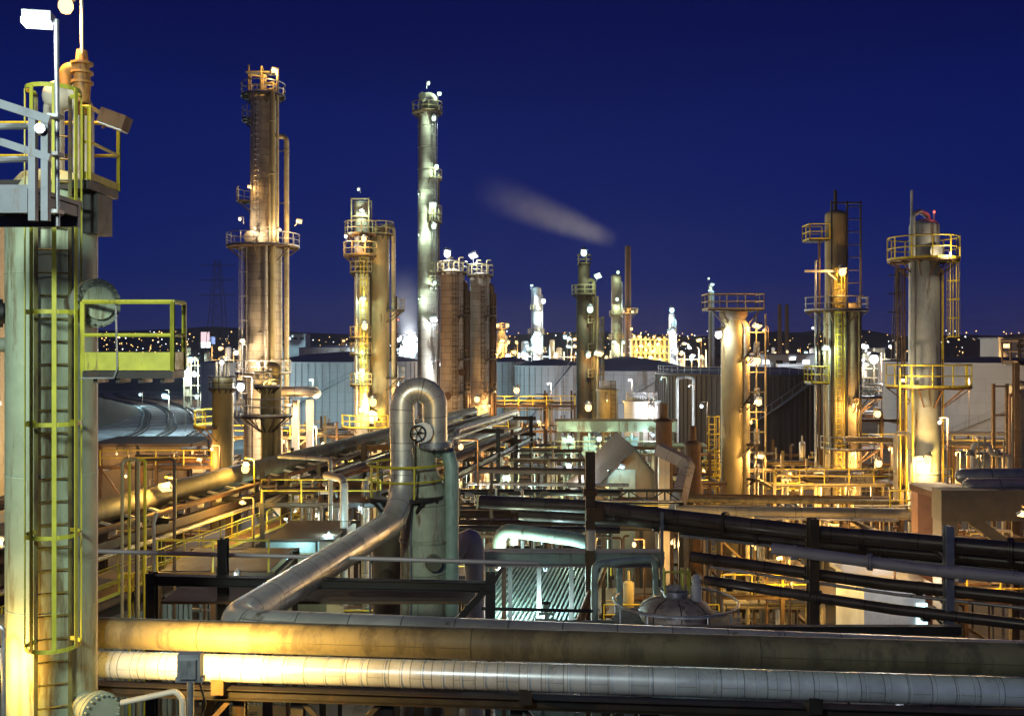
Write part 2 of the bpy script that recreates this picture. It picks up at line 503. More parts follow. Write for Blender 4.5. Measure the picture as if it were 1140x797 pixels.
# ------------------------------------------------------------------ camera, sky, render
cam = bpy.data.cameras.new('camera'); co = bpy.data.objects.new('camera', cam); COL.objects.link(co)
co.location = (0, 0, EYE); co.rotation_euler = (R(90), 0, 0)
cam.sensor_width = 36; cam.lens = 36 * F / 1140; cam.shift_y = -(398.5 - HY) / 1140
cam.clip_start = .1; cam.clip_end = 20000
sc.camera = co
sc.view_settings.view_transform = 'Standard'; sc.view_settings.look = 'None'; sc.view_settings.exposure = 0; sc.view_settings.gamma = 1
sc.view_settings.use_curve_mapping = False
sc.cycles.use_denoising = True; sc.cycles.max_bounces = 5; sc.cycles.diffuse_bounces = 2; sc.cycles.glossy_bounces = 3
sc.cycles.sample_clamp_indirect = 4; sc.cycles.sample_clamp_direct = 0; sc.cycles.caustics_reflective = False; sc.cycles.caustics_refractive = False
sc.cycles.use_light_tree = True; sc.cycles.volume_bounces = 0

w = bpy.data.worlds.new('World'); sc.world = w; w.use_nodes = True
nt = w.node_tree; nd, lk = nt.nodes, nt.links
bg = nd['Background']
sky = nd.new('ShaderNodeTexSky'); sky.sky_type = 'NISHITA'; sky.sun_disc = False
SUN_EL, SUN_ROT = -4.0, 0.0
sky.sun_elevation = R(SUN_EL); sky.sun_rotation = R(200)
lk.new(sky.outputs[0], bg.inputs[0]); bg.inputs[1].default_value = .05
# the deep blue of late dusk: darker overhead, violet town glow at the horizon
tc = nd.new('ShaderNodeTexCoord'); sp = nd.new('ShaderNodeSeparateXYZ'); lk.new(tc.outputs['Generated'], sp.inputs[0])
nz = nd.new('ShaderNodeTexNoise'); nz.inputs['Scale'].default_value = 3; nz.inputs['Detail'].default_value = 3
mpn = nd.new('ShaderNodeMapping'); mpn.inputs['Scale'].default_value = (1, 1, 7); lk.new(tc.outputs['Generated'], mpn.inputs[0]); lk.new(mpn.outputs[0], nz.inputs['Vector'])
nm = nd.new('ShaderNodeMath'); nm.operation = 'MULTIPLY_ADD'; nm.inputs[1].default_value = .05; lk.new(nz.outputs['Fac'], nm.inputs[0])
lk.new(sp.outputs[2], nm.inputs[2])
ramp = nd.new('ShaderNodeValToRGB'); cr = ramp.color_ramp; cr.interpolation = 'EASE'
for i, (p, c) in enumerate([(0.0, (.030, .026, .085)), (.045, (.014, .019, .102)), (.10, (.0025, .011, .108)), (.19, (.0003, .0072, .104)), (.36, (.0001, .0030, .064)), (1, (.0006, .002, .04))]):
    e = cr.elements[i] if i < 2 else cr.elements.new(p)
    e.position = p; e.color = (*c, 1)
lk.new(nm.outputs[0], ramp.inputs[0])
bg2 = nd.new('ShaderNodeBackground'); lk.new(ramp.outputs[0], bg2.inputs[0]); bg2.inputs[1].default_value = 1.0
add = nd.new('ShaderNodeAddShader'); lk.new(bg.outputs[0], add.inputs[0]); lk.new(bg2.outputs[0], add.inputs[1])
lk.new(add.outputs[0], nd['World Output'].inputs[0])
sd = bpy.data.lights.new('twilight_sun', 'SUN'); sd.energy = .02; sd.angle = R(12); sd.color = (1, .8, .7)
so = bpy.data.objects.new('twilight_sun', sd); COL.objects.link(so); so.location = (0, -30, 60); so.rotation_euler = (R(70), 0, R(-20))

# ------------------------------------------------------------------ near column on the left
YC = 14.0; sC = YC / F
cx = PX(58, YC)
th = thing('ladder_column', 'tall pale green rust streaked column with caged yellow ladder at the picture edge', 'column', (cx, YC, 0))
pr = [(.60, 0), (.60, 19.7), (.602, 19.72), (.602, 19.76), (.60, 19.78), (.60, 22.0), (.54, 22.25), (.4, 22.42), (.1, 22.5)]
obj('shell', MB().lathe((cx, YC, 0), pr, 40), MT['pale_column'], th)
mb = MB()
for z in (14.6, 16.35, 18.2, 21.0): obj('weld_seam', MB().lathe((cx, YC, z), [(.603, -.009), (.605, -.005), (.605, .005), (.603, .009)], 40), MT['pale_column'], th)
obj('riser_pipe', MB().tube([(PX(102, 14.1), 14.1, 9), (PX(102, 14.1), 14.1, 21.6), (PX(96, 14.1), 14.1, 21.9)], .085, 14), MT['cream'], th)
lx, ly = cx + .66 * math.cos(R(-64)), YC + .66 * math.sin(R(-64))
lad = ladder(th, lx, ly, 12.0, 23.4, -64, 'yellow_green', .42, .31, True, PZ(722, 13), .012, 1.48, .34, .055)
lad.data.materials[0] = MT['olive_rung']
manway(th, (PX(88, 13.75), 13.75, PZ(338, 13.6)), (.80, -.62, 0), .29, .36, 'grey_green')
obj('manway_cover', MB().disc((PX(88, 13.75) + .39, 13.75 - .30, PZ(338, 13.6)), (.80, -.62, 0), .225, .05, 32), MT['pale_column'], th)
manway(th, (PX(92, 13.7), 13.75, PZ(790, 13.6)), (.80, -.62, 0), .24, .30, 'grey_green', 'nozzle')
manway(th, (PX(14, 13.8), 13.8, PZ(349, 13.8)), (-.9, -.5, 0), .17, .12, 'black', 'nozzle')
mb = MB().tube([(PX(20, 14), 13.95, PZ(384, 14)), (PX(-60, 14), 14.2, PZ(384, 14))], .10, 12)
obj('branch_pipe', mb, MT['grey_green'], th)
box_platform(th, PX(92, 13.15), PX(192, 13.15), 13.15, 13.62, PZ(413, 13.15), 'yellow_green', 'dark_steel', .92, .033, 'fr', .24, .10)
mb = MB().tube([(PX(88, 13.1), 13.12, PZ(421, 13.1)), (PX(126, 13.1), 13.12, PZ(421, 13.1)), (PX(130, 13.1), 13.12, PZ(410, 13.1)), (PX(128, 13.1), 13.12, PZ(340, 13.1))], .012, 6)
obj('conduit', mb, MT['galv'], th)
# top platform, gooseneck and relief valve
box_platform(th, PX(-40, 13.9), PX(113, 13.9), 13.5, 14.5, PZ(207, 14), 'yellow', 'dark_steel', 1.0, .03, 'br', .1, .12)
mb = MB(); zt = PZ(207, 14)
railing_path(mb, [V(PX(92, 13.5), 13.5, zt), V(PX(113, 13.9), 13.5, zt)], 1.0, .026, .6, .1)
obj('railing', mb, MT['yellow_green'], th)
obj('bracket', MB().box((PX(103, 14), 14.0, zt - .42), (.36, .5, .55)), MT['black'], th)
mb = MB().tube([(PX(60, 14), 14, 22.3), (PX(60, 14), 14, PZ(118, 14)), (PX(76, 14), 14, PZ(92, 14)), (PX(93, 14), 14, PZ(120, 14)), (PX(93, 14), 14, PZ(205, 14))], .14, 16, 2.0)
mb.ball((PX(66, 14), 13.98, PZ(108, 14)), .22, 18, 10)
obj('gooseneck_pipe', mb, MT['cream'], th)
mb = MB().tube([(PX(74, 13.9), 13.85, PZ(100, 14)), (PX(74, 13.9), 13.85, PZ(80, 14)), (PX(92, 13.9), 13.85, PZ(80, 14))], .09, 12)
mb.path([(PX(93, 13.9), 13.85, PZ(130, 14)), (PX(93, 13.9), 13.85, PZ(95, 14)), (PX(93, 13.9), 13.85, PZ(60, 14))], [.09, .12, .07], 12)
for py in (76, 86, 97): mb.disc((PX(93, 13.9), 13.85, PZ(py, 14)), (0, 0, 1), .15, .035, 16)
obj('relief_valve', mb, MT['orange_iron'], th)
obj('vent_rod', MB().path([(PX(93, 13.85), 13.8, PZ(66, 14)), (PX(92, 13.85), 13.8, PZ(-60, 14))], .022, 8), MT['cream'], th)
lamp(th, (PX(75, 13.8), 13.75, PZ(7, 13.8)), 'orange', 350, .13, (PX(92, 13.85), 13.8, PZ(-10, 14)), (-.1, -.3, -1))
# brown floodlight head on the top platform rail
th = thing('floodlight', 'brown unlit floodlight head tilted down on the yellow top rail of the near column', 'floodlight', P(118, 135, 13.6))
mb = MB(); c = P(128, 134, 13.6)
for (dx, dz, w, h) in ((0, .02, .34, .18),): 
    b0 = len(mb.v); mb.box((0, 0, 0), (.36, .26, .20))
    rot = Matrix.Rotation(R(20), 3, 'Y')
    for i in range(b0, len(mb.v)): mb.v[i] = rot @ mb.v[i] + c
obj('housing', mb, MT['rusty'], th)
mb = MB().box((0, 0, 0), (.34, .24, .012))
for i in range(len(mb.v)): mb.v[i] = rot @ (mb.v[i] + V(0.01, 0, -.108)) + c
obj('lens', mb, MT['white'], th)
obj('bracket', MB().bar(c - V(.17, 0, .1), (PX(117, 13.5), 13.5, PZ(140, 13.5)), .03), MT['rusty'], th)

# grey galvanised landing in the top corner
Yg = 11.0
th = thing('steel_landing', 'grey galvanised landing with curved guard bars in the upper corner', 'platform', (PX(0, Yg), Yg, PZ(245, Yg)))
zg = PZ(214, Yg)
mb = MB().box((PX(-8, Yg), Yg + .3, zg), (1.15, 1.3, .05))
mb.bar((PX(-70, Yg), Yg - .35, zg - .15), (PX(49, Yg), Yg - .35, zg - .15), .06, .26)
mb.bar((PX(-70, Yg), Yg + .9, zg - .15), (PX(49, Yg), Yg + .9, zg - .15), .06, .26)
for x in (-40, 0, 30, 46): mb.bar((PX(x, Yg), Yg - .32, zg - .1), (PX(x, Yg), Yg + .9, zg - .1), .05, .12)
obj('deck', mb, MT['landing_steel'], th)
mb = MB()
for px, y0 in ((37, 128), (51, 136)): mb.bar(P(px, 246, Yg - .4), P(px, y0, Yg - .4), .075, .075)
mb.bar(P(-30, 106, Yg - .42), P(56, 134, Yg - .42), .06, .09)
mb.bar(P(-30, 148, Yg - .42), P(56, 176, Yg - .42), .05, .08)
obj('railing', mb, MT['landing_steel'], th)
mb = MB()
for py in (152, 187):
    mb.path([V(PX(-40 + k * 9, Yg - .3), Yg - .3 - .35 * math.sin(k / 9 * 3.1), PZ(py + 8 - 12 * (k / 9) ** 2, Yg)) for k in range(10)], .035, 8)
obj('guard_bar', mb, MT['galv'], th)
obj('support_post', MB().ibeam((PX(-45, Yg), Yg + .3, 0), (PX(-45, Yg), Yg + .3, zg - .3), .2, .2), MT['galv'], th)
obj('beacon', MB().disc(P(45, 144, Yg - .47), (.3, -1, 0), .055, .05, 14), MT['silver_bright'], th)
# pole with twin white flood
th = thing('flood_pole', 'slim grey pole clamped beside the landing carrying a lit white floodlight', 'lamp pole', P(63, 250, 11.1))
mb = MB().path([P(64, 252, 11.1), P(63, 22, 11.1)], .026, 10)
for py in (130, 172, 236): mb.box(P(62, py, 11.02), (.12, .16, .04))
obj('pole', mb, MT['galv'], th)
mb = MB().bar(P(63, 26, 11.1), P(48, 22, 11.1), .04); c = P(42, 24, 11.05)
mb.box(c + V(0, .02, .05), (.30, .22, .10), .2)
o = obj('floodlight', mb, MT['galv'], th)
obj('lens', MB().box(c + V(0, -.02, -.03), (.28, .22, .06), .2), EM['white'], o)
light(o, c + V(0, -.1, -.25), 'white', 40, .12)

# ------------------------------------------------------------------ two long pipes across the front
def front(px, py, Yl=14.0): # the run comes a little nearer towards the picture's other side
    Y = Yl * (1.047 - .094 * (px - 110) / 1030)
    return P(px, py, Y)
a, b = front(-60, 699), front(1230, 737)
solo('insulated_pipe', MB().tube([a, b], .222, 28), MT['buff_pipe'], 'thick buff insulated pipe spanning the whole width above the silver clad pipe', 'pipe')
mb = MB().tube([front(-60, 734), front(1230, 773)], .196, 28)
dirp = (front(1230, 773) - front(-60, 734)).normalized(); q = front(-60, 734)
for k in range(60):
    c = q + dirp * (.35 + k * .29 + random.uniform(-.05, .05))
    mb.path([c, c + dirp * .03], .201, 28, False)
solo('clad_pipe', mb, MT['silver_bright'], 'shiny banded silver clad pipe running under the thick buff pipe', 'pipe')
th = thing('pipe_support', 'dark steel beam and braced posts carrying the two long front pipes', 'pipe support', front(570, 900))
a, b = front(-60, 760, 14.1), front(1230, 802, 14.1)
obj('beam', MB().ibeam(a, b, .22, .16), MT['dark_steel'], th)
for px in (30, 265, 330, 430, 575, 720, 880, 1040):
    q = front(px, 762 + (px - 110) * .031, 14.15)
    obj('post', MB().ibeam(V(q.x, q.y + .12, 0), V(q.x, q.y + .12, q.z), .18, .18, (0, 1, 0)), MT['dark_steel'], th)
    s = -1 if px in (265, 430) else 1
    obj('brace', MB().bar(V(q.x, q.y - .05, q.z - .02), V(q.x + s * .75, q.y - .05, q.z - .85), .07, .07), MT['brown_steel' if px < 300 else 'dark_steel'], th)
for px in (245, 585, 905):
    q = front(px, 757 + (px - 110) * .031, 13.95)
    obj('saddle', MB().box(q, (.18, .3, .22)), MT['brown_steel' if px < 300 else 'dark_steel'], th)
# floodlight seen from behind, washing the pipes with yellow light
th = thing('floodlight', 'grey floodlight seen from behind washing the front pipes yellow', 'floodlight', P(210, 800, 13.0))
c = P(212, 741, 13.0)
mb = MB().box(c, (.30, .16, .34)); mb.box(c + V(0, -.1, -.01), (.22, .08, .24)); mb.box(c + V(0, 0, -.165), (.36, .12, .06))
obj('housing', mb, MT['galv'], th)
obj('lens', MB().box(c + V(0, .09, .02), (.25, .012, .25)), EM['yellow'], th)
obj('stem', MB().tube([c - V(0, 0, .17), c - V(0, 0, .55), c - V(.02, 0, 1.3)], .045, 10), MT['galv'], th)
obj('cable', MB().tube([c + V(.12, 0, -.2), c + V(.2, 0, -.5), c + V(.1, 0, -.8), c + V(.05, 0, -1.3)], .014, 6, 6), MT['black'], th)
light(th, c + V(0, .14, .0), 'yellow', 1250, .1, ((.3, 1, .0), 165))
th = thing('pipe_hook', 'yellow lit bent steel tube below the silver clad pipe beside the floodlight', 'tube', P(170, 800, 13.3))
obj('tube', MB().tube([P(135, 782, 13.3), P(196, 769, 13.3), P(203, 778, 13.3), P(204, 830, 13.3)], .04, 10), MT['cream'], th)
# a lamp behind the near column that whitens its foot
th = thing('bulkhead_lamp', 'glaring yellow bulkhead lamp low behind the foot of the near column', 'lamp', P(8, 720, 13.0))
obj('stem', MB().tube([P(4, 830, 12.9), P(4, 700, 12.9), P(-4, 693, 12.9), P(-14, 697, 12.9)], .03, 8), MT['galv'], th)
lamp(th, P(-26, 745, 12.9), 'yellow', 150, .1, P(-14, 697, 12.9), (.2, .2, -.3))

# ------------------------------------------------------------------ arched silver pipe and the vessel it serves
th = thing('arched_pipe', 'big silver clad pipe that climbs diagonally and arches over beside the rust streaked vessel', 'pipe', P(255, 720, 17))
Ya = 27.0
pts = [front(1260, 742, 16.2), P(251, 699, 17), P(449, 574, Ya), P(447.5, 424, Ya), P(484, 418, Ya + .2), P(484, 500, Ya + .2)]
main = MB(); r = .335
# circle-like bend at the top
z0 = PZ(452, Ya); xa, xb = PX(447.5, Ya), PX(484, Ya); cxm, rr = (xa + xb) / 2, (xb - xa) / 2
arcp = [V(cxm - rr * math.cos(t), Ya + .1 * t / math.pi, z0 + rr * 1.0 * math.sin(t)) for t in [math.pi * k / 12 for k in range(13)]]
lead = [front(1260, 742, 16.2), P(262, 703, 16.9)]
A, B, C = P(251, 699, 17), P(449, 574, Ya), V(xa, Ya, z0)
def fil(a, b, c, cut, seg=7):
    d1, d2 = (a - b).normalized(), (c - b).normalized(); q0, q1 = b + d1 * cut, b + d2 * cut
    return [q0 * (1 - t) ** 2 + b * 2 * t * (1 - t) + q1 * t * t for t in [k / seg for k in range(seg + 1)]]
path = [front(1260, 742, 16.6)] + fil(front(1260, 742, 16.6), A, B, .8, 10) + fil(A, B, C, 1.5, 12) + arcp + [V(xb, Ya + .1, PZ(500, Ya))]
mb = MB().path(path, r, 28); d = (B - A).normalized()
for k in range(1, 10):
    c = A + d * (.9 + k * 1.05); mb.path([c, c + d * .05], r + .012, 28, False)
for py in (470, 500, 530): mb.path([P(447.7, py, Ya), P(447.7, py + 2, Ya)], r + .012, 28, False)
for k in (2, 4, 6, 8, 10): 
    mb.path([arcp[k], arcp[k] + (arcp[k + 1] - arcp[k]).normalized() * .05], r + .012, 24, False)
obj('pipe', mb, MT['silver'], th)
for t in (.07, .14, .23):
    c = A.lerp(B, t) + V(.13, -.29, -.08); obj('insulation_patch', MB().disc(c, (.35, -1, -.3), .07, .03, 14), MT['silver_bright'], th)
# vessel under the arch
xv = PX(472, 27.6)
th = thing('rusty_vessel', 'stout grey green vessel streaked with rust under the arched silver pipe', 'vessel', (xv, 27.6, 8))
mb = MB().lathe((xv, 27.6, 0), [(.66, 8), (.66, PZ(552, 27.6)), (.60, PZ(545, 27.6)), (.36, PZ(520, 27.6)), (.36, PZ(496, 27.6))], 36)
for py in (600, 655): mb.lathe((xv, 27.6, PZ(py, 27.6)), [(.66, -.05), (.70, -.04), (.70, .04), (.66, .05)], 36)
obj('shell', mb, MT['rusted_green'], th)
manway(th, (xv + .25, 27.05, PZ(625, 27)), (.35, -1, 0), .2, .16, 'rusted_green', 'nozzle')
obj('conduit', MB().tube([(xv - .3, 26.95, 9), (xv - .3, 26.95, PZ(560, 27)), (xv - .55, 26.95, PZ(556, 27))], .025, 8), MT['galv'], th)
obj('flange', MB().disc((xb, Ya + .1, PZ(498, Ya)), (0, 0, 1), .47, .07, 28, 20, .022).disc((xb, Ya + .1, PZ(495, Ya)), (0, 0, 1), .47, .07, 28), MT['galv'], th)
mb = MB().tube([(xv + .2, 27.7, PZ(505, 27.6)), (PX(497, 27.6), 27.6, PZ(496, 27.6)), (PX(503, 27.6), 27.5, PZ(520, 27.6)), (PX(503, 27.6), 27.5, 8)], .20, 18, 2.4)
obj('downcomer_pipe', mb, MT['green_pipe'], th)
platform(th, (PX(452, 27.6), 27.6, PZ(550, 27.6)), .7, 1.12, 0, 360, 'yellow', 'dark_steel', .86, .035, 0)
vb = P(471, 481, 26.6)
mb = MB().path([vb + V(0, .55, 0), vb + V(0, .0, 0)], .2, 20); mb.disc(vb, (0, -1, 0), .27, .06, 24, 12, .02)
vo = obj('valve', mb, MT['galv'], th)
obj('handwheel', MB().wheel(vb + V(-.12, -.2, -.02), (.4, -1, 0), .21, .022).path([vb + V(-.12, -.2, -.02), vb], .025, 8), MT['black'], vo)
xd = PX(433, 30)
th = thing('dark_vessel', 'dark brown vessel standing behind the diagonal silver pipe', 'vessel', (xd, 30, 6))
obj('shell', MB().lathe((xd, 30, 0), [(.48, 6), (.48, PZ(592, 30)), (.4, PZ(585, 30)), (.1, PZ(581, 30))], 28), MT['dark_column'], th)
obj('riser_pipe', MB().tube([P(412, 760, 29.4), P(412, 615, 29.4), P(420, 606, 29.6)], .03, 8), MT['galv'], th)
manway(th, P(433, 640, 29.6), (-.2, -1, 0), .2, .2, 'dark_column', 'nozzle')

# dark frame behind the front pipes
th = thing('pipe_trestle', 'black steel frame standing just behind the buff pipe below the diagonal silver pipe', 'frame', P(355, 700, 20.5))
Yk = 20.5
obj('beam', MB().ibeam(P(166, 645, Yk), P(546, 653, Yk), .2, .2), MT['black'], th)
for px in (168, 236, 546): obj('post', MB().ibeam(V(PX(px, Yk), Yk + (.05 if px != 236 else .8), 6), V(PX(px, Yk), Yk + (.05 if px != 236 else .8), PZ(638 if px != 236 else 608, Yk)), .2, .2, (0, 1, 0)), MT['black'], th)
obj('brace', MB().bar(P(540, 656, Yk), P(510, 690, Yk), .14, .14), MT['black'], th)
obj('walkway', MB().box((PX(355, 21), 21.6, PZ(668, 21)), (6.6, 1.6, .06)), MT['brown_steel'], th)
solo('handrail', MB().tube([P(60, 612, 22), P(112, 613.5, 22), P(600, 627, 22)], .05, 8), MT['mauve_duct'], 'slender mauve grey rail crossing in front of the diagonal silver pipe base', 'rail')

# fill floodlight added behind the camera, standing in for white light on the near column
th = thing('flood_pole', 'added fill floodlight on a grey pole behind the viewpoint shining over the front pipes', 'lamp pole', (-4.2, -3.7, 18))
obj('pole', MB().path([(-4.2, -3.7, 18), (-4.2, -3.7, 25.2)], .05, 10), MT['galv'], th)
fo = obj('floodlight', MB().box((-5.2, -3.45, 25), (2.6, .4, .34)), MT['galv'], th)
obj('lens', MB().box((-5.2, -3.24, 24.98), (2.4, .02, .26)), EM['white'], fo)
light(fo, (-5.2, -1.9, 24.8), 'pale', 4000, 1.1)
light(fo, (-5.2, -1.9, 24.8), 'pale', 8500, 1.1, ((-2.3, 17.0, -6.0), 40))
# ------------------------------------------------------------------ A: tall double tower, left
YA = 95.0; xA = PX(293, YA); s = YA / F
th = column('distillation_tower', 'tall tan banded tower with orange lamps and a narrower upper half near the left', 'tower', 293, YA,
            [(21, 470), (20.5, 275), (14.5, 262), (14, 112)], MT['cladding'])
r1 = 20.5 * s
platform(th, (xA, YA, PZ(275, YA)), r1, r1 + 1.7, 0, 360, 'galv', 'brown_steel', 1.2, .05)
platform(th, (xA, YA, PZ(108, YA)), 14 * s, 14 * s + .9, 0, 360, 'galv', 'dark_steel', 1.2, .05)
platform(th, (xA, YA, PZ(135, YA)), 14 * s, 14 * s + .8, 120, 235, 'galv', 'dark_steel', 1.2, .05)
platform(th, (xA, YA, PZ(224, YA)), 14 * s, 14 * s + 1.3, 130, 215, 'galv', 'dark_steel', 1.2, .05)
platform(th, (xA, YA, PZ(415, YA)), r1, r1 + .9, 190, 360, 'galv', 'dark_steel', 1.2, .05)
platform(th, (xA, YA, PZ(463, YA)), r1, r1 + 1.3, 180, 360, 'galv', 'dark_steel', 1.2, .05)
riser(th, 303, YA - 14.5 * s - .35, 500, 100, .26, MT['khaki_vessel'], (-.9, 1.2), (xA + .7, YA - 1.1))
riser(th, 296, YA - r1 - .3, 500, 270, .16, MT['silver_thin'], None, (xA, YA - r1))
riser(th, 319, YA - .3, 470, 152, .24, MT['tan_pipe'], (-2.2, .2), (xA + 1.2, YA))
riser(th, 309, YA - 1.0, 270, 80, .13, MT['tan_pipe'])
ladder(th, xA - .3, YA - 14 * s - .15, PZ(262, YA), PZ(100, YA), -100, 'galv', .5, .5, True, None, .03, 2.4, .42, .05)
ladder(th, xA - 1.2, YA - r1 + .1, PZ(462, YA), PZ(278, YA), -130, 'galv', .5, .5, True, None, .03, 2.4, .42, .05)
manway(th, (PX(286, YA), YA - 1.2, PZ(266, YA)), (-.2, -1, 0), .55, .6)
manway(th, (PX(299, YA), YA - r1 + .1, PZ(420, YA)), (.1, -1, 0), .35, .4)
mb = MB()
for k in range(7):
    a = k * 55; z = PZ(108, YA); x, y = xA + 1.3 * math.cos(R(a)), YA + 1.3 * math.sin(R(a))
    mb.tube([(x, y, z), (x, y, z + 1.2 + k % 3 * .7), (xA, YA, z + 1.2 + k % 3 * .7)], .1, 6)
mb.path([(xA, YA, PZ(112, YA)), (xA, YA, PZ(84, YA))], .35, 10); mb.box((xA - .2, YA, PZ(82, YA)), (2.6, 1.2, .15))
obj('vent_manifold', mb, MT['khaki_vessel'], th)
obj('vent_stack', MB().path([(PX(277, YA), YA, PZ(110, YA)), (PX(277, YA), YA, PZ(72, YA))], .1, 6), MT['khaki_vessel'], th)
for px, py, c, pw, r, dy in ((306, 79, 'orange', 900, .38, -1), (277, 208, 'orange', 260, .18, -1.5), (267, 244, 'warm', 350, .2, -1.6), (333, 247, 'orange', 700, .32, -1.2), (284, 255, 'warm', 900, .15, -2.1), (312, 256, 'warm', 600, .15, -1.7), (270, 380, 'warm', 900, .28, -3), (304, 428, 'yellow', 1200, .3, -3.4), (286, 404, 'warm', 900, .16, -2.8), (300, 480, 'warm', 1500, .2, -4)):
    lamp(th, P(px, py, YA + dy), c, pw * .45, r * .85, P(px + (4 if px < 293 else -5), py + 5, YA + dy * .7))

# A2 squat olive vessel with four risers, and its neighbours
Y2 = 70.0; x2 = PX(248, Y2)
th = column('olive_drum', 'olive green upright drum with four short risers on top below the tan tower', 'vessel', 248, Y2, [(11.5, 520), (11.5, 424)], MT['olive_vessel'])
for k in range(4): riser(th, 241 + k * 4.4, Y2 - .1, 422, 403, .07, MT['tan_pipe'], n=6)
platform(th, (x2, Y2, PZ(432, Y2)), .72, 1.0, 0, 360, 'dark_steel', 'dark_steel', .8, .04, 0)
platform(th, (x2, Y2, PZ(474, Y2)), .72, 2.0, 120, 250, 'yellow', 'brown_steel', 1.1, .04)
lamp(th, P(247, 403, Y2 - .8), 'white', 120, .2, P(247, 415, Y2 - .6))
Y3 = 64.0; x3 = PX(297, Y3)
th = column('slim_drum', 'slim dark olive drum lit yellow behind it at the foot of the tan tower', 'vessel', 297, Y3, [(6.8, 520), (6.8, 430)], MT['olive_vessel'])
platform(th, (x3, Y3, PZ(462, Y3)), .4, 1.7, 180, 360, 'galv', 'dark_steel', 1.1, .04)
platform(th, (x3, Y3, PZ(430, Y3)), .4, .85, 0, 360, 'galv', 'dark_steel', .9, .04)
riser(th, 308, Y3 + .4, 520, 408, .3, MT['khaki_vessel'], (-.5, .6))
lamp(th, P(305, 428, Y3 - .2), 'yellow', 260, .2, P(300, 436, Y3))
manway(th, (x3, Y3 - .35, PZ(450, Y3)), (0, -1, 0), .25, .25, 'olive_vessel', 'nozzle')
# elevated silver duct on tan legs
th = thing('raised_duct', 'silver horizontal duct on two tan legs beside the foot of the tan tower', 'duct', P(335, 500, 78))
obj('duct', MB().tube([P(306, 436, 78), P(350, 436, 78), P(352, 438, 84)], .42, 14), MT['silver_thin'], th)
for px in (329, 345): obj('leg', MB().box(V(PX(px, 78), 78, PZ(445, 78) / 2), (.5, .5, PZ(445, 78))), MT['cream'], th)
lamp(th, P(322, 452, 76.5), 'orange', 900, .16, P(322, 440, 77.8))

# ------------------------------------------------------------------ C: pair left of centre
YCc = 100.0; xc = PX(421, YCc); s = YCc / F
th = column('khaki_tower', 'smooth khaki tower joined to a lamp lit slim tower behind the arched pipe', 'tower', 421.5, YCc, [(12, 462), (12, 258)], MT['khaki_vessel'])
platform(th, (xc, YCc, PZ(262, YCc)), 12 * s, 12 * s + .5, 0, 360, 'khaki_vessel', 'dark_steel', 1.3, .06)
riser(th, 438, YCc, 468, 252, .22, MT['tan_pipe'], (-1.1, .1), (xc + 1, YCc))
riser(th, 441, YCc + .3, 468, 330, .12, MT['brown_steel'])
for py in (345, 420): platform(th, (xc, YCc, PZ(py, YCc)), 12 * s, 12 * s + 1.6, -35, 35, 'galv', 'dark_steel', 1.1, .05)
platform(th, (xc - .6, YCc, PZ(474, YCc)), 12 * s, 12 * s + 2.0, 180, 360, 'yellow', 'brown_steel', 1.2, .06)
manway(th, (PX(417, YCc), YCc - 1.05, PZ(463, YCc)), (-.1, -1, 0), .55, .5, 'cream')
lamp(th, P(415, 447, YCc - 1.9), 'yellow', 2600, .5, P(417, 452, YCc - 1.1))
Yd = 98.5; xd = PX(403, Yd); s = Yd / F
th = column('slim_tower', 'slim pale tower hung with green and orange lamps beside the khaki tower', 'tower', 403, Yd, [(8.5, 462), (8.5, 228)], MT['cladding_pale'])
mb = MB()
for px, yy in ((393, -.9), (412, -.9), (393, .9), (412, .9)): mb.bar((PX(px, Yd), Yd + yy, PZ(262, Yd)), (PX(px, Yd), Yd + yy, PZ(222, Yd)), .12)
for py in (223, 242): 
    for yy in (-.9, .9): mb.bar((PX(393, Yd), Yd + yy, PZ(py, Yd)), (PX(412, Yd), Yd + yy, PZ(py, Yd)), .12)
obj('head_frame', mb, MT['khaki_vessel'], th)
platform(th, (xd, Yd, PZ(285, Yd)), 8.5 * s, 8.5 * s + 1.1, 120, 330, 'khaki_vessel', 'brown_steel', 1.3, .06)
platform(th, (xd, Yd, PZ(262, Yd)), 8.5 * s, 8.5 * s + 1.0, 120, 330, 'khaki_vessel', 'brown_steel', 1.3, .06)
for py in (304, 376, 394, 428): platform(th, (xd, Yd, PZ(py, Yd)), 8.5 * s, 8.5 * s + .45, 160, 330, 'khaki_vessel', 'dark_steel', 1.1, .05)
riser(th, 397, Yd - .9, 462, 290, .12, MT['silver_thin'], None, (xd, Yd))
ladder(th, xd + .3, Yd - 8.5 * s - .1, PZ(460, Yd), PZ(288, Yd), -80, 'yellow', .5, .5, True, None, .03, 2.4, .42, .06)
for px, py, c, pw, r, dy in ((399, 211, 'green', 120, .2, -.6), (403, 235, 'green', 450, .28, -1.3), (385, 263, 'white', 160, .24, -1.4), (405, 266, 'orange', 900, .42, -1.9), (404, 333, 'green', 800, .36, -1.6), (406, 363, 'orange', 1300, .48, -1.9), (403, 391, 'green', 300, .14, -1.5), (403, 413, 'green', 700, .3, -1.6), (402, 456, 'green', 700, .36, -1.8)):
    lamp(th, P(px, py, Yd + dy), c, pw * .6, r * .8, P(px + 2, py + 4, Yd + dy * .5))

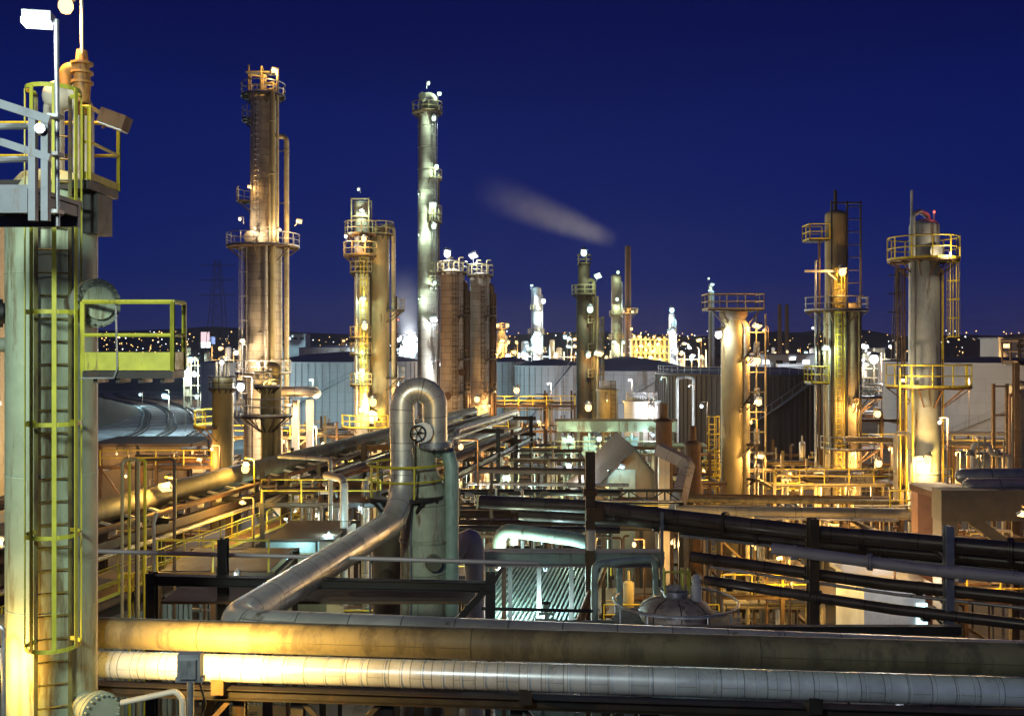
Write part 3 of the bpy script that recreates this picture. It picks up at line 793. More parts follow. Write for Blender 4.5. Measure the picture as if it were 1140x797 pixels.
# ------------------------------------------------------------------ B: tallest tower
YB = 130.0; xB = PX(475.5, YB); s = YB / F
th = column('tallest_tower', 'tallest slender pale tower with white lamps up one side in the middle left', 'tower', 475.5, YB, [(11, 430), (10, 128)], MT['cladding_pale'])
platform(th, (xB, YB, PZ(126, YB)), 10 * s, 17 * s, 0, 360, 'khaki_vessel', 'brown_steel', 1.3, .07)
mb = MB().tube([(xB - .6, YB, PZ(126, YB)), (xB - .6, YB, PZ(106, YB)), (xB + 1.0, YB, PZ(106, YB)), (xB + 1.0, YB, PZ(124, YB))], .35, 10)
mb.box((xB + .6, YB - .3, PZ(118, YB)), (1.8, 1, .9)); mb.disc((xB - .6, YB - .4, PZ(108, YB)), (0, -1, 0), .5, .1, 14)
obj('top_piping', mb, MT['cladding_pale'], th)
for py in (200, 240, 248, 304, 318): platform(th, (xB, YB, PZ(py, YB)), 10 * s, 16.5 * s, -75, 10, 'khaki_vessel', 'brown_steel', 1.2, .06)
riser(th, 488, YB - .2, 430, 195, .17, MT['brown_steel'], None, (xB + 1, YB))
ladder(th, xB + .9, YB - 10 * s + .12, PZ(420, YB), PZ(128, YB), -65, 'galv', .5, .6, True, None, .04, 3, .45, .06)
for k in range(12): obj('stiffener_ring', MB().lathe((xB, YB, PZ(405 - k * 24, YB)), [(10.6 * s, -.05), (10.6 * s + .02, -.03), (10.6 * s + .02, .03), (10.6 * s, .05)], 28), MT['cladding_pale'], th)
for px, py, c, pw, r, dy in ((477, 93, 'green', 250, .3, -.5), (489, 105, 'green', 380, .34, -.6), (483, 132, 'green', 800, .42, -2), (486, 186, 'green', 900, .42, -1.8), (482, 229, 'green', 1200, .52, -2.1), (483, 252, 'green', 1100, .46, -2.0), (484, 315, 'green', 700, .3, -1.9), (483, 356, 'white', 1200, .56, -2.0), (494, 405, 'white', 2600, .8, -2.4), (466, 262, 'green', 300, .1, -1.6), (466, 216, 'green', 200, .1, -1.6), (466, 333, 'green', 260, .1, -1.6)):
    lamp(th, P(px, py, YB + dy), c, pw * .6, r * .85, P(px + (1 if px < 470 else -2), py + 6, YB + dy * .6))

# ------------------------------------------------------------------ D: pair of tan towers
for px, w, top, Yt, lb in ((503.5, 13.5, 306, 115, 'wider tan tower of the brick banded pair behind the arched pipe'), (534.5, 11.5, 309, 118, 'narrower pale tan tower standing beside its wider tan twin')):
    sx = Yt / F; xx = PX(px, Yt)
    th = column('banded_tower', lb, 'tower', px, Yt, [(w, 470), (w, top)], MT['shingle_clad' if px < 520 else 'cladding'])
    platform(th, (xx, Yt, PZ(top - 2, Yt)), w * sx, w * sx + .35, 0, 360, 'khaki_vessel', 'brown_steel', 1.3, .06)
    mb = MB()
    for k in range(4):
        x = xx - 1 + k * .6; mb.tube([(x, Yt - .2, PZ(top, Yt)), (x, Yt - .2, PZ(top - 14 - k % 2 * 5, Yt)), (x + .5, Yt, PZ(top - 14 - k % 2 * 5, Yt))], .1, 6)
    obj('top_piping', mb, MT['khaki_vessel'], th)
    riser(th, px + w + 2, Yt - .3, 470, top + 8, .28, MT['brown_steel'], (-1.2, .2), (xx + 1, Yt))
    riser(th, px + w + 5.5, Yt - .1, 470, top + 18, .14, MT['rusty'])
    ladder(th, xx + .4, Yt - w * sx - .1, PZ(460, Yt), PZ(top, Yt), -80, 'brown_steel', .5, .6, True, None, .035, 2.6, .42, .05)
    for py in (352, 400, 436): platform(th, (xx, Yt, PZ(py, Yt)), w * sx, w * sx + .7, -60, 40, 'brown_steel', 'dark_steel', 1.1, .05)
    if px < 520:
        lamp(th, P(498, 282, Yt - 1), 'white', 900, .5, P(498, 296, Yt)); manway(th, (PX(500, Yt), Yt - 1.4, PZ(440, Yt)), (-.2, -1, 0), .4, .4, 'rusty'); manway(th, (PX(513, Yt), Yt - 1, PZ(414, Yt)), (.5, -1, 0), .35, .4, 'rusty')
    else:
        lamp(th, P(527, 285, Yt - 1), 'white', 900, .5, P(527, 298, Yt)); lamp(th, P(531, 444, Yt - 2), 'orange', 1300, .42, P(532, 448, Yt - 1.2)); lamp(th, P(545, 452, Yt - 1.4), 'orange', 400, .12, P(541, 456, Yt - .6))

# ------------------------------------------------------------------ G: khaki tower right of the dark tank
YG = 80.0; xG = PX(816.5, YG); s = YG / F
th = column('capped_tower', 'khaki tower with a square railed top deck and four orange lamps on its side frame', 'tower', 816.5, YG, [(14, 555), (13.5, 352)], MT['khaki_vessel'])
mb = MB().lathe((xG, YG, 0), [(13.6 * s, PZ(356, YG)), (15.5 * s, PZ(352, YG)), (15.5 * s, PZ(347, YG)), (9 * s, PZ(343, YG))], 24)
obj('cap', mb, MT['dark_column'], th)
box_platform(th, PX(785, YG), PX(846, YG), YG - 1.3, YG + 1.3, PZ(345, YG), 'khaki_vessel', 'dark_steel', 1.25, .05, 'fblr', .12)
for px in (791, 842): obj('bracket', MB().bar((PX(816 + (px - 816) * .45, YG), YG - .9, PZ(364, YG)), (PX(px, YG), YG - .9, PZ(347, YG)), .1), MT['dark_steel'], th)
mb = MB().tube([(PX(828.5, YG), YG - .75, 3), (PX(828.5, YG), YG - .75, PZ(362, YG)), (PX(820, YG), YG - .6, PZ(356, YG))], .28, 12)
obj('riser_pipe', mb, MT['tan_pipe'], th)
for py in (395, 445, 500): obj('gusset', MB().bar((PX(822, YG), YG - 1.05, PZ(py + 8, YG)), (PX(833, YG), YG - 1.05, PZ(py - 6, YG)), .14), MT['dark_steel'], th)
mb = MB()
for px in (840, 850): mb.bar((PX(px, YG), YG - .6, 3), (PX(px, YG), YG - .6, PZ(350, YG)), .11)
for py in range(370, 545, 22): mb.bar((PX(830, YG), YG - .6, PZ(py, YG)), (PX(850, YG), YG - .6, PZ(py, YG)), .07, .1)
obj('ladder_frame', mb, MT['khaki_vessel'], th)
for py in (395, 446, 492, 530): platform(th, (xG, YG, PZ(py, YG)), 13.5 * s, 13.5 * s + 1.1, -50, 20, 'galv', 'dark_steel', 1.0, .045)
for px, py, pw in ((843, 363, 700), (843, 401, 700), (844.5, 447, 800), (846, 508, 1100)):
    lamp(th, P(px, py, YG - 1.1), 'orange', pw * .6, .34, P(px + 4, py + 3, YG - .6), (-.5, -1, -.2))
lamp(th, P(800, 372, YG - .7), 'white', 450, .36, P(804, 360, YG - .5))
th = thing('yellow_stair', 'narrow yellow caged ladder standing just beside the foot of the khaki capped tower', 'ladder', (PX(792, 78), 78, 3))
ladder(th, PX(793, 78), 78, 3, PZ(463, 78), -90, 'yellow', .6, .4, True, 5, .035, 1.3, .5, .06)
box_platform(th, PX(784, 78), PX(800, 78), 77.4, 79, PZ(530, 78), 'yellow', 'brown_steel', 1.1, .05, 'fbl')

# ------------------------------------------------------------------ E: stepped tower with lamps
YE_ = 90.0; s = YE_ / F; xE = PX(931, YE_); xe = PX(946.5, YE_ - .4)
th = column('stepped_tower', 'tan tower with an offset upper barrel many ladders and orange lamps on the right side', 'tower', 931, YE_, [(12.2, 340), (12.2, 240)], MT['khaki_vessel'])
obj('lower_shell', MB().lathe((xe, YE_ - .4, 0), [(9.6 * s, 0), (9.6 * s, PZ(345, YE_)), (7 * s, PZ(338, YE_))], 24), MT['tan_pipe'], th)
mb = MB()
for px in (921, 938, 953): mb.bar((PX(px, YE_), YE_ - 1.2, 3), (PX(px, YE_), YE_ - 1.2, PZ(226, YE_)), .14)
for py in range(232, 350, 14): mb.bar((PX(938, YE_), YE_ - 1.2, PZ(py, YE_)), (PX(953, YE_), YE_ - 1.2, PZ(py, YE_)), .08)
mb.bar((PX(921, YE_), YE_ - 1.2, PZ(228, YE_)), (PX(953, YE_), YE_ - 1.2, PZ(228, YE_)), .14)
obj('support_frame', mb, MT['dark_steel'], th)
for px, py, r, m in ((908, 290, .09, 'galv'), (912, 265, .1, 'brown_steel'), (918, 345, .12, 'tan_pipe'), (924, 330, .14, 'silver_thin'), (930, 340, .12, 'tan_pipe'), (957, 330, .12, 'khaki_vessel')):
    riser(th, px, YE_ - 1.0, 565, py, r, MT[m], (.5, .6), None)
obj('vent_stack', MB().path([(PX(930, YE_), YE_, PZ(240, YE_)), (PX(930, YE_), YE_, PZ(212, YE_))], .16, 8), MT['dark_steel'], th)
platform(th, (xE, YE_, PZ(346, YE_)), 12 * s, 12 * s + 1.8, 150, 390, 'galv', 'brown_steel', 1.2, .05)
platform(th, (xe, YE_, PZ(441, YE_)), 9 * s, 9 * s + 2.2, -90, 60, 'galv', 'brown_steel', 1.1, .05)
platform(th, (xe, YE_, PZ(498, YE_)), 9 * s, 9 * s + 2.0, -200, 30, 'galv', 'brown_steel', 1.1, .05)
box_platform(th, PX(897, YE_), PX(919, YE_), YE_ - 1.2, YE_ + 1, PZ(268, YE_), 'yellow', 'dark_steel', 1.4, .06, 'fbl')
box_platform(th, PX(899, YE_), PX(918, YE_), YE_ - 1.2, YE_ + 1, PZ(426, YE_), 'yellow', 'dark_steel', 1.5, .06, 'fbl')
obj('davit', MB().bar(P(896, 302, YE_ - 1.4), P(934, 302, YE_ - 1.4), .14, .2).bar(P(922, 304, YE_ - 1.4), P(932, 312, YE_ - 1.4), .12), MT['cream'], th)
ladder(th, PX(928, YE_), YE_ - 1.4, 3, PZ(300, YE_), -90, 'yellow', .5, .5, True, None, .035, 2, .42, .05)
for px, py, c, pw, r, dy in ((938, 302, 'orange', 1000, .42, -2), (919, 388, 'green', 500, .3, -1.8), (977, 460, 'orange', 800, .38, -1.4), (978, 515, 'orange', 900, .4, -1.4), (979, 562, 'orange', 1000, .4, -2.2), (950, 505, 'orange', 800, .12, -2.2), (950, 452, 'orange', 600, .12, -2.2)):
    lamp(th, P(px, py, YE_ + dy), c, pw, r, P(px + (-4 if px > 960 or px < 945 else 3), py + 6, YE_ + dy * .6), (-.6, -1, -.2) if px > 970 else (0, -1, -.2))

# ------------------------------------------------------------------ F: blue grey tower
YF = 66.0; s = YF / F; xF = PX(1028, YF)
th = column('grey_tower', 'blue grey tower with two round yellow railed platforms in front of the broad white tank', 'tower', 1029, YF, [(17, 525), (16, 252)], MT['blue_grey'])
platform(th, (xF, YF, PZ(290, YF)), 16.5 * s, 38 * s, 0, 360, 'yellow', 'brown_steel', 1.5, .05)
platform(th, (xF + .3, YF, PZ(430, YF)), 16.5 * s, 45 * s, 170, 365, 'yellow', 'rusty', 1.45, .05)
mb = MB().tube([(PX(1012, YF), YF - .6, 6), (PX(1012, YF), YF - .6, PZ(240, YF)), (PX(1022, YF), YF - .3, PZ(236, YF)), (PX(1033, YF), YF, PZ(240, YF)), (PX(1034, YF), YF, PZ(256, YF))], .17, 12)
obj('overhead_pipe', mb, MT['blue_grey'], th)
obj('vent_stack', MB().path([(PX(1015, YF), YF, PZ(252, YF)), (PX(1015, YF), YF, PZ(212, YF))], .09, 8), MT['blue_grey'], th)
manway(th, (xF + .3, YF - .85, PZ(282, YF)), (.2, -1, 0), .42, .25, 'blue_grey')
ladder(th, PX(1050, YF), YF - .7, PZ(375, YF), PZ(293, YF), -35, 'yellow', .5, .35, True, PZ(375, YF), .03, 1.3, .42, .07)
for px, r, m in ((1049.5, .08, 'yellow'), (1046, .10, 'dark_steel'), (1004, .05, 'brown_steel'), (999, .05, 'brown_steel'), (1007, .07, 'brown_steel')):
    riser(th, px, YF - .4, 540, 300, r, MT[m], (.4 if px < 1029 else -.4, .3), n=8)
mb = MB()
for k in range(24): mb.bar((PX(999, YF), YF - .4, PZ(530 - k * 10, YF)), (PX(1004, YF), YF - .4, PZ(530 - k * 10, YF)), .03)
obj('ladder_rungs', mb, MT['brown_steel'], th)
for px in (1002, 1009, 1016): riser(th, px, YF - 1.4, 560, 410 + (px - 1002), .06, MT['yellow'], n=8)
riser(th, 1049, YF - 1.3, 540, 400, .045, MT['brown_steel'], n=8)
lamp(th, P(1005, 424, YF - 2.4), 'warm', 420, .1, P(1012, 430, YF - 1.2)); lamp(th, P(1058, 282, YF - 2.2), 'warm', 260, .08, P(1052, 288, YF - 1.4))  # both warm lamps are added to brighten the tower's dark upper half
lamp(th, P(1040, 236, YF - .3), 'red', 10, .1, P(1040, 260, YF))
lamp(th, P(1022, 513, YF - 1.5), 'orange', 1500, .34, P(1016, 520, YF - 1.3))
lamp(th, P(1033, 511, YF - 1.6), 'yellow', 900, .3, P(1035, 524, YF - 1.2))

# ------------------------------------------------------------------ H and the far group
YH = 150.0; s = YH / F
th = column('dark_tower', 'dark brown tower with a mid height platform and green lamps in the centre distance', 'tower', 650, YH, [(8.5, 470), (8.5, 328), (6.5, 322), (6.5, 294)], MT['dark_column'], group=None)
xH = PX(650, YH)
platform(th, (xH, YH, PZ(328, YH)), 8.5 * s, 13.5 * s, 0, 360, 'khaki_vessel', 'dark_steel', 1.4, .09)
platform(th, (xH, YH, PZ(294, YH)), 6.5 * s, 7.6 * s, 0, 360, 'khaki_vessel', 'dark_steel', 1.4, .09)
riser(th, 661, YH - .5, 470, 312, .3, MT['olive_vessel'], (-.8, .2)); riser(th, 665, YH - .3, 470, 330, .2, MT['khaki_vessel'])
ladder(th, xH + 1, YH - 8.5 * s, PZ(450, YH), PZ(330, YH), -60, 'brown_steel', .5, .7, True, None, .04, 3, .45, .06)
for py in (360, 392, 420): platform(th, (xH, YH, PZ(py, YH)), 8.5 * s, 12 * s, -70, 30, 'khaki_vessel', 'dark_steel', 1.2, .07)
for px, py, c, pw, r in ((650, 281, 'green', 700, .6), (666, 308, 'green', 600, .5), (657, 344, 'green', 1200, .6), (655, 395, 'green', 700, .46), (667, 394, 'orange', 1400, .62), (655, 453, 'orange', 1600, .66)):
    lamp(th, P(px, py, YH - 2.6), c, pw, r, P(px - 2, py + 5, YH - 1.4))
Yh = 156; th = thing('lattice_tower', 'open square steel frame with floors right behind the dark brown tower', 'frame', (PX(666, Yh), Yh, 0))
mb = MB()
for px in (660, 672):
    for dy in (0, 2): mb.bar((PX(px, Yh), Yh + dy, 0), (PX(px, Yh), Yh + dy, PZ(352, Yh)), .22)
obj('post_frame', mb, MT['khaki_vessel'], th)
for k, py in enumerate(range(354, 420, 9)): obj('floor_deck', MB().box((PX(666, Yh), Yh + 1, PZ(py, Yh)), (1.9, 2.2, .2)), MT['khaki_vessel'], th)
obj('vessel', MB().lathe((PX(666, Yh), Yh + 1, 0), [(.5, 0), (.5, PZ(356, Yh)), (.1, PZ(353, Yh))], 12), MT['far_pale'], th)

def far_tower(label, px, Y, w, top, mat, lamps, plats=(), base=410, name='far_tower'):
    s = Y / F
    th = column(name, label, 'tower', px, Y, [(w / 2, base), (w / 2, top)], MT[mat], n=18)
    for py, ww in plats: platform(th, (PX(px, Y), Y, PZ(py, Y)), w / 2 * s, ww / 2 * s, 0, 360, 'khaki_vessel', 'brown_steel', 1.5, .12)
    riser(th, px + w / 2 + 1, Y - .3, base, top + 6, .3, MT['far_pale'], (-1.2, .1))
    for lx, ly, c, pw, r in lamps: lamp(th, P(lx, ly, Y - w * s * .5 - 1.2), c, pw, r, P(lx - 1, ly + 4, Y - w * s * .3))
    return th
far_tower('pale far tower lit blue white standing beyond the white tanks in the middle', 597, 320, 11, 322, 'far_pale', ((605, 335, 'white', 5000, .9), (598, 373, 'cyan', 9000, 1.1), (593, 378, 'cyan', 4000, .8), (601, 392, 'white', 6000, .7), (592, 318, 'cyan', 300, .5)), ((345, 14), (372, 18), (392, 22)))
far_tower('far yellowish tower left of the thin dark chimney', 686, 290, 11, 308, 'far_tan', ((688, 303, 'green', 700, .55), (687, 333, 'green', 2500, .6), (684, 381, 'green', 1500, .6), (694, 381, 'green', 1500, .6), (688, 400, 'yellow', 6000, .6)), ((352, 15), (378, 16)))
th = column('dark_chimney', 'thin dark chimney rising behind the far yellowish tower', 'chimney', 699, 320, [(4, 405), (3.2, 274)], MT['rusty'], dome=False, n=16)
platform(th, (PX(699, 320), 320, PZ(349, 320)), 1.1, 3.2, 0, 360, 'khaki_vessel', 'brown_steel', 1.6, .15)
for px in (693, 704): lamp(th, P(px, 347, 316), 'orange', 1500, .5, P(699, 349, 318))
far_tower('slim white far tower with bright lamps right of the glowing yellow plant', 748, 320, 7, 350, 'far_pale', ((748, 345, 'cyan', 3000, 1.0), (747.5, 370, 'white', 9000, 1.2), (752, 391, 'white', 5000, 1.1)), ((372, 10),))
far_tower('slender pale pole tower behind the khaki capped tower', 791, 240, 4, 318, 'far_tan', ((789, 310, 'green', 300, .3), (793, 317, 'cyan', 500, .45)), ())
far_tower('small far tan column with four orange lamps left of the pale blue lit tower', 558, 280, 9, 368, 'far_tan', ((554, 362, 'orange', 900, .6), (565, 362, 'orange', 900, .6), (559, 380, 'orange', 2500, .65), (566, 381, 'orange', 900, .5), (556, 390, 'yellow', 3000, .8), (552, 396, 'yellow', 1500, .6)), ((366, 14),))
far_tower('distant pale column by the white tank edge behind the tallest tower', 452, 380, 6, 376, 'far_pale', ((444, 378, 'white', 2500, .9), (452, 384, 'cyan', 5000, 1.4), (458, 376, 'white', 9000, 1.3), (461, 384, 'white', 9000, 1.5), (459, 394, 'cyan', 9000, 1.6)), ())
# ------------------------------------------------------------------ long diagonal rack on the left
def W(o, t, z): return V(-16.7 + .9787 * o + .2055 * t, 40 - .2055 * o + .9787 * t, z)
UW = V(.9787, -.2055, 0)
solo('yellow_lit_pipe', MB().tube([W(0, -13, 13.3), W(0, 62, 13.3)], .5, 20), MT['buff_pipe'], 'fat insulated pipe glowing yellow under two lamps on the diagonal rack', 'pipe')
th = thing('pipe_rack', 'long diagonal steel rack under the fat yellow lit pipe', 'pipe rack', W(0, 0, 0))
for o in (-1.2, 1.5): obj('beam', MB().ibeam(W(o, -13, 12.3), W(o, 62, 12.3), .3, .45), MT['brown_steel'], th)
for k in range(13):
    t = -10 + k * 6
    for o in (-1.2, 1.5): obj('post', MB().ibeam(W(o, t, 0), W(o, t, 12.1), .3, .3, (0, 1, 0)), MT['brown_steel'], th)
    obj('cross_beam', MB().ibeam(W(-1.6, t, 12.65), W(1.9, t, 12.65), .22, .25), MT['dark_steel'], th)
shoe0 = None
for k in range(26):
    t = -9 + k * 1.7
    if shoe0 is None:
        shoe0 = obj('pipe_shoe', MB().box(W(.95, t, 12.68), (.26, .3, .34), .2).bar(W(.95, t, 12.85), W(.2, t, 13.0), .1), MT['cream'], th)
    else:
        c = shoe0.copy(); COL.objects.link(c); c.parent = th; c.location = V(.2055, .9787, 0) * (k * 1.7)
for o, z, r, m, lb in ((1.35, 12.9, .13, 'rusty', 'rust brown pipe beside the fat yellow lit pipe on the diagonal rack'), (-1.2, 13.0, .2, 'dark_pipe', 'dark pipe on the far side of the fat yellow lit pipe'), (1.75, 12.0, .1, 'silver_thin', 'thin silver line slung under the edge of the diagonal rack')):
    solo('rack_pipe', MB().tube([W(o, -13, z), W(o, 60, z)], r, 10), MT[m], lb, 'pipe')
for px, py, t, o, lb in ((163, 551, 3.3, .95, 'yellow lamp nearer the ladder column over the fat insulated pipe'), (254, 526, 10.7, .95, 'yellow lamp farther along the fat insulated pipe below the olive drum')):
    q = W(o, t, 13.55); th = thing('pipe_lamp', lb, 'lamp', W(o + .5, t, 12.5))
    obj('pole', MB().tube([W(o + .5, t, 12.4), W(o + .5, t, 14.25), W(o, t, 14.3)], .035, 8), MT['yellow'], th)
    lamp(th, V(q.x, q.y, 13.78), 'yellow', 800, .26, None, (.35, -.5, .7))
# catwalk with yellow rails, ribbed shed below it
th = thing('catwalk', 'diagonal catwalk with thin yellow handrails below the fat yellow lit pipe', 'catwalk', W(2.6, 0, 10.9))
mb = MB(); 
for o in (2.15, 3.2): mb.ibeam(W(o, -14, 10.8), W(o, 13, 10.8), .12, .25)
mb.bar(W(2.68, -14, 10.95), W(2.68, 13, 10.95), 1.0, .05)
obj('deck', mb, MT['rusty'], th)
mb = MB(); railing_path(mb, [W(3.2, -14, 10.97), W(3.2, 13, 10.97)], 1.1, .028, 1.5, .12); railing_path(mb, [W(2.15, -14, 10.97), W(2.15, 13, 10.97)], 1.1, .02, 3, .1)
obj('railing', mb, MT['yellow'], th)
th = thing('access_landing', 'small yellow railed landing at the far end of the diagonal catwalk', 'platform', W(3, 14, 10.9))
q = W(3, 14.2, 10.95); box_platform(th, q.x - .8, q.x + .9, q.y - .8, q.y + .9, q.z, 'yellow', 'rusty', 1.15, .04, 'flr')
for dx in (-.8, .9): obj('post', MB().bar((q.x + dx, q.y - .8, 4), (q.x + dx, q.y - .8, q.z), .12), MT['yellow'], th)
obj('riser_pipe', MB().path([(q.x - .2, q.y - .9, 6), (q.x - .2, q.y - .9, 12.6)], .17, 12), MT['teal_metal'], th)
th = thing('ribbed_shed', 'long shed with ribbed metal sides beneath the diagonal catwalk', 'shed', W(1, 0, 0))
mb = MB()
n = 150
for k in range(n):
    t = -14 + k * .2; o = 3.35 + (.05 if k % 2 else 0)
    mb.bar(W(o, t + .1, 2), W(o, t + .1, 10.1), .05, .21, (.2055, .9787, 0))
obj('wall', mb, MT['corrugated'], th)
mb = MB().bar(W(1.2, -14, 10.35), W(1.2, 16, 10.35), 4.6, .12); obj('roof', mb, MT['shed_roof'], th)
mb = MB()
for k in range(90):
    a, b = W(3.3, 16.1, 0), W(-1, 16.1, 0)
    if k < 40: q = a.lerp(b, k / 40); mb.bar(V(q.x, q.y, 2), V(q.x, q.y, 10.1), .1, .06)
obj('end_wall', mb, MT['corrugated'], th)
for k in range(3):
    q = P(136 + k * 8, 512, 33 + k * .5); 
    solo('riser_loop', MB().tube([V(q.x, q.y, 3), q, q + V(.42 if k < 2 else 1.2, .3, 0), V(q.x + (.42 if k < 2 else 1.2), q.y + .3, 6)], .055, 8, 2.5), MT[('khaki_vessel', 'yellow', 'brown_steel')[k]],
         ('khaki looped pipe standing nearest the ladder column over the catwalk', 'yellow looped pipe between two others in front of the catwalk', 'wide brown pipe loop in front of the yellow lit pipe')[k], 'pipe')
th = thing('pivot_flood', 'small tan floodlight head on a short post above the catwalk rail', 'floodlight', W(3.2, 1, 11))
q = P(171, 582, 37.6)
obj('post', MB().tube([V(q.x + .05, q.y, 10.2), V(q.x, q.y, q.z), q + V(.12, 0, .4)], .07, 8), MT['cream'], th)
mb = MB().box((0, 0, 0), (.38, .3, .22)); rot = Matrix.Rotation(R(35), 3, 'Y')
for i in range(len(mb.v)): mb.v[i] = rot @ mb.v[i] + q + V(-.32, 0, .12)
obj('head', mb, MT['tan_pipe'], th)
th = thing('boxed_stair', 'small yellow topped valve boxes on the slope below the catwalk', 'valve box', P(142, 660, 34))
for py in (640, 655): obj('box', MB().box(P(142, py, 34), (.5, .4, .12)).bar(P(136, py, 34), P(136, py + 10, 34), .05).bar(P(148, py, 34), P(148, py + 30, 34), .05), MT['yellow'], th)

# second diagonal rack: silver and dark lines side by side
th = thing('pipe_rack', 'broad diagonal pipe rack carrying many silver and dark lines in front of the khaki tower', 'pipe rack', W(7, 30, 0))
for o in (4.6, 7.2, 9.8): obj('beam', MB().ibeam(W(o, 11, 12.55), W(o, 44, 12.55), .25, .4), MT['dark_steel'], th)
for k in range(6):
    t = 12 + k * 6
    for o in (4.6, 9.8): obj('post', MB().ibeam(W(o, t, 0), W(o, t, 14.4 if k % 2 else 13.4), .28, .28, (0, 1, 0)), MT['dark_steel'], th)
    obj('cross_beam', MB().ibeam(W(4.2, t, 12.95), W(10.2, t, 12.95), .2, .3), MT['brown_steel'], th)
    if k % 2: obj('cross_beam', MB().ibeam(W(4.2, t, 14.2), W(10.2, t, 14.2), .2, .3), MT['brown_steel'], th)
rnd = random.Random(4)
o = 4.5
kinds = [('silver_thin', .13), ('dark_pipe', .2), ('rusty', .12), ('silver_thin', .14), ('dark_pipe', .26), ('dark_pipe', .16), ('silver', .19), ('khaki_vessel', .13), ('silver_thin', .1), ('dark_pipe', .2), ('rusty', .15)]
nm = {'silver': 'silver clad', 'silver_thin': 'thin silver', 'dark_pipe': 'dark', 'rusty': 'rust brown', 'khaki_vessel': 'khaki'}
for i, (m, r) in enumerate(kinds):
    t0, t1 = rnd.uniform(9, 18), rnd.uniform(38, 46)
    pts = [W(o, t0, 7), W(o, t0, 13.12 + r), W(o, t1, 13.12 + r)]
    if i % 2: pts.append(W(o, t1, 8))
    solo('rack_pipe', MB().tube(pts, r, 10), MT[m], 'one of the %s lines lying on the broad diagonal pipe rack' % nm[m], 'pipe', 'lower lines on the broad diagonal rack')
    o += r + .28 + (.12 if i % 3 == 0 else 0)
o = 4.6
for i, (m, r) in enumerate([('dark_pipe', .17), ('dark_pipe', .22), ('silver_thin', .1), ('rusty', .14), ('dark_pipe', .15), ('silver', .2), ('silver_thin', .09)]):
    t0, t1 = rnd.uniform(16, 26), rnd.uniform(36, 46)
    pts = [W(o, t0, 10), W(o, t0, 14.35 + r), W(o, t1, 14.35 + r)]
    if i in (0, 5): pts.append(W(o, t1, 9.5))
    solo('rack_pipe', MB().tube(pts, r, 10), MT[m], 'one of the %s lines on the upper tier of the broad diagonal rack' % nm[m], 'pipe', 'upper lines on the broad diagonal rack')
    o += r + .55
# silver elbows rising beside the rack
for px, py, Y, r, lb in ((368, 511, 44, .10, 'slim silver pipe bent downward in front of the broad diagonal rack'), (383, 533, 42, .17, 'stubby pale pipe elbow beside the slim bent silver pipe')):
    q = P(px, py, Y)
    solo('pipe_elbow', MB().tube([q + V(-2.6 if r < .15 else -1, 1.2, 0), q, V(q.x, q.y, 9)], r, 12), MT['silver_thin'], lb, 'pipe')
lamp_post(P(513, 497, 52), 'orange', 500, 'orange lamp on a short pole just right of the arched pipe vessel', .17, None, 9)

# flat roofed tank box with a teal edge
th = thing('roofed_basin', 'flat dark roof with a pale teal edge left of the diagonal silver pipe', 'tank', P(340, 640, 40))
Yb = 39.5; z = PZ(603, Yb); a, b = PX(297, Yb), PX(352, Yb)
obj('roof', MB().box(((a + b) / 2 + .35, Yb + 2.1, z + .05), (b - a + .7, 4.2, .12)), MT['brown_steel'], th)
obj('edge', MB().box(((a + b) / 2, Yb - .06, z - .2), (b - a, .12, .42)).bar((b + .06, Yb, z - .2), (b + .9, Yb + 4, z - .2), .12, .42), MT['teal_metal'], th)
obj('wall', MB().box(((a + b) / 2 + .3, Yb + 2.1, z - 2.6), (b - a + .2, 4, 4.4)), MT['khaki_vessel'], th)
mb = MB()
for k in range(3): mb.tube([(b + .7 + k * .45, Yb - .4, z - .2), (b + 2.5 + k * .45, Yb + 4.5, z - .2)], .13, 10)
obj('pipe', mb, MT['teal_metal'], th)
lamp(th, P(322, 622, Yb - 1.6), 'cyan', 170, .1, P(322, 634, Yb - .2), (0, .3, .5)); lamp(th, P(366, 597, Yb + 1), 'cyan', 130, .08, P(366, 606, Yb + 1.6), (0, -.4, .5))

# ------------------------------------------------------------------ dark lines sweeping in from the right
def E(px, py, dY=0.0):   # where this sweep passes picture column px, its height fixed by py at column 900
    z = EYE - (py - HY) / F * 32
    m = (px - HX) / F; Y0 = 32 + dY
    a = (m * Y0 - 9.6) / (1 + .636 * m)
    return V(9.6 + a, Y0 - .636 * a, z)
runs = [(588, .25, 'dark_pipe', 0, 655, 'thick dark pipe, uppermost of the lines sweeping in from the right edge'),
        (605, .19, 'dark_pipe', .9, 700, 'dark pipe tucked under the uppermost sweeping line'),
        (607, .18, 'mauve_duct', -1.3, 860, 'mauve grey pipe in front of the dark sweeping lines'),
        (612, .08, 'black', 1.3, 700, 'thin black line between the upper and lower sweeping pipes'),
        (634, .19, 'dark_pipe', -.2, 770, 'dark pipe in the middle of the lines sweeping in from the right edge'),
        (655, .165, 'dark_pipe', -.8, 785, 'dark pipe, lowest of the lines sweeping in from the right edge'),
        (640, .05, 'silver_thin', -.7, 790, 'wire thin silver line above the lowest sweeping pipe')]
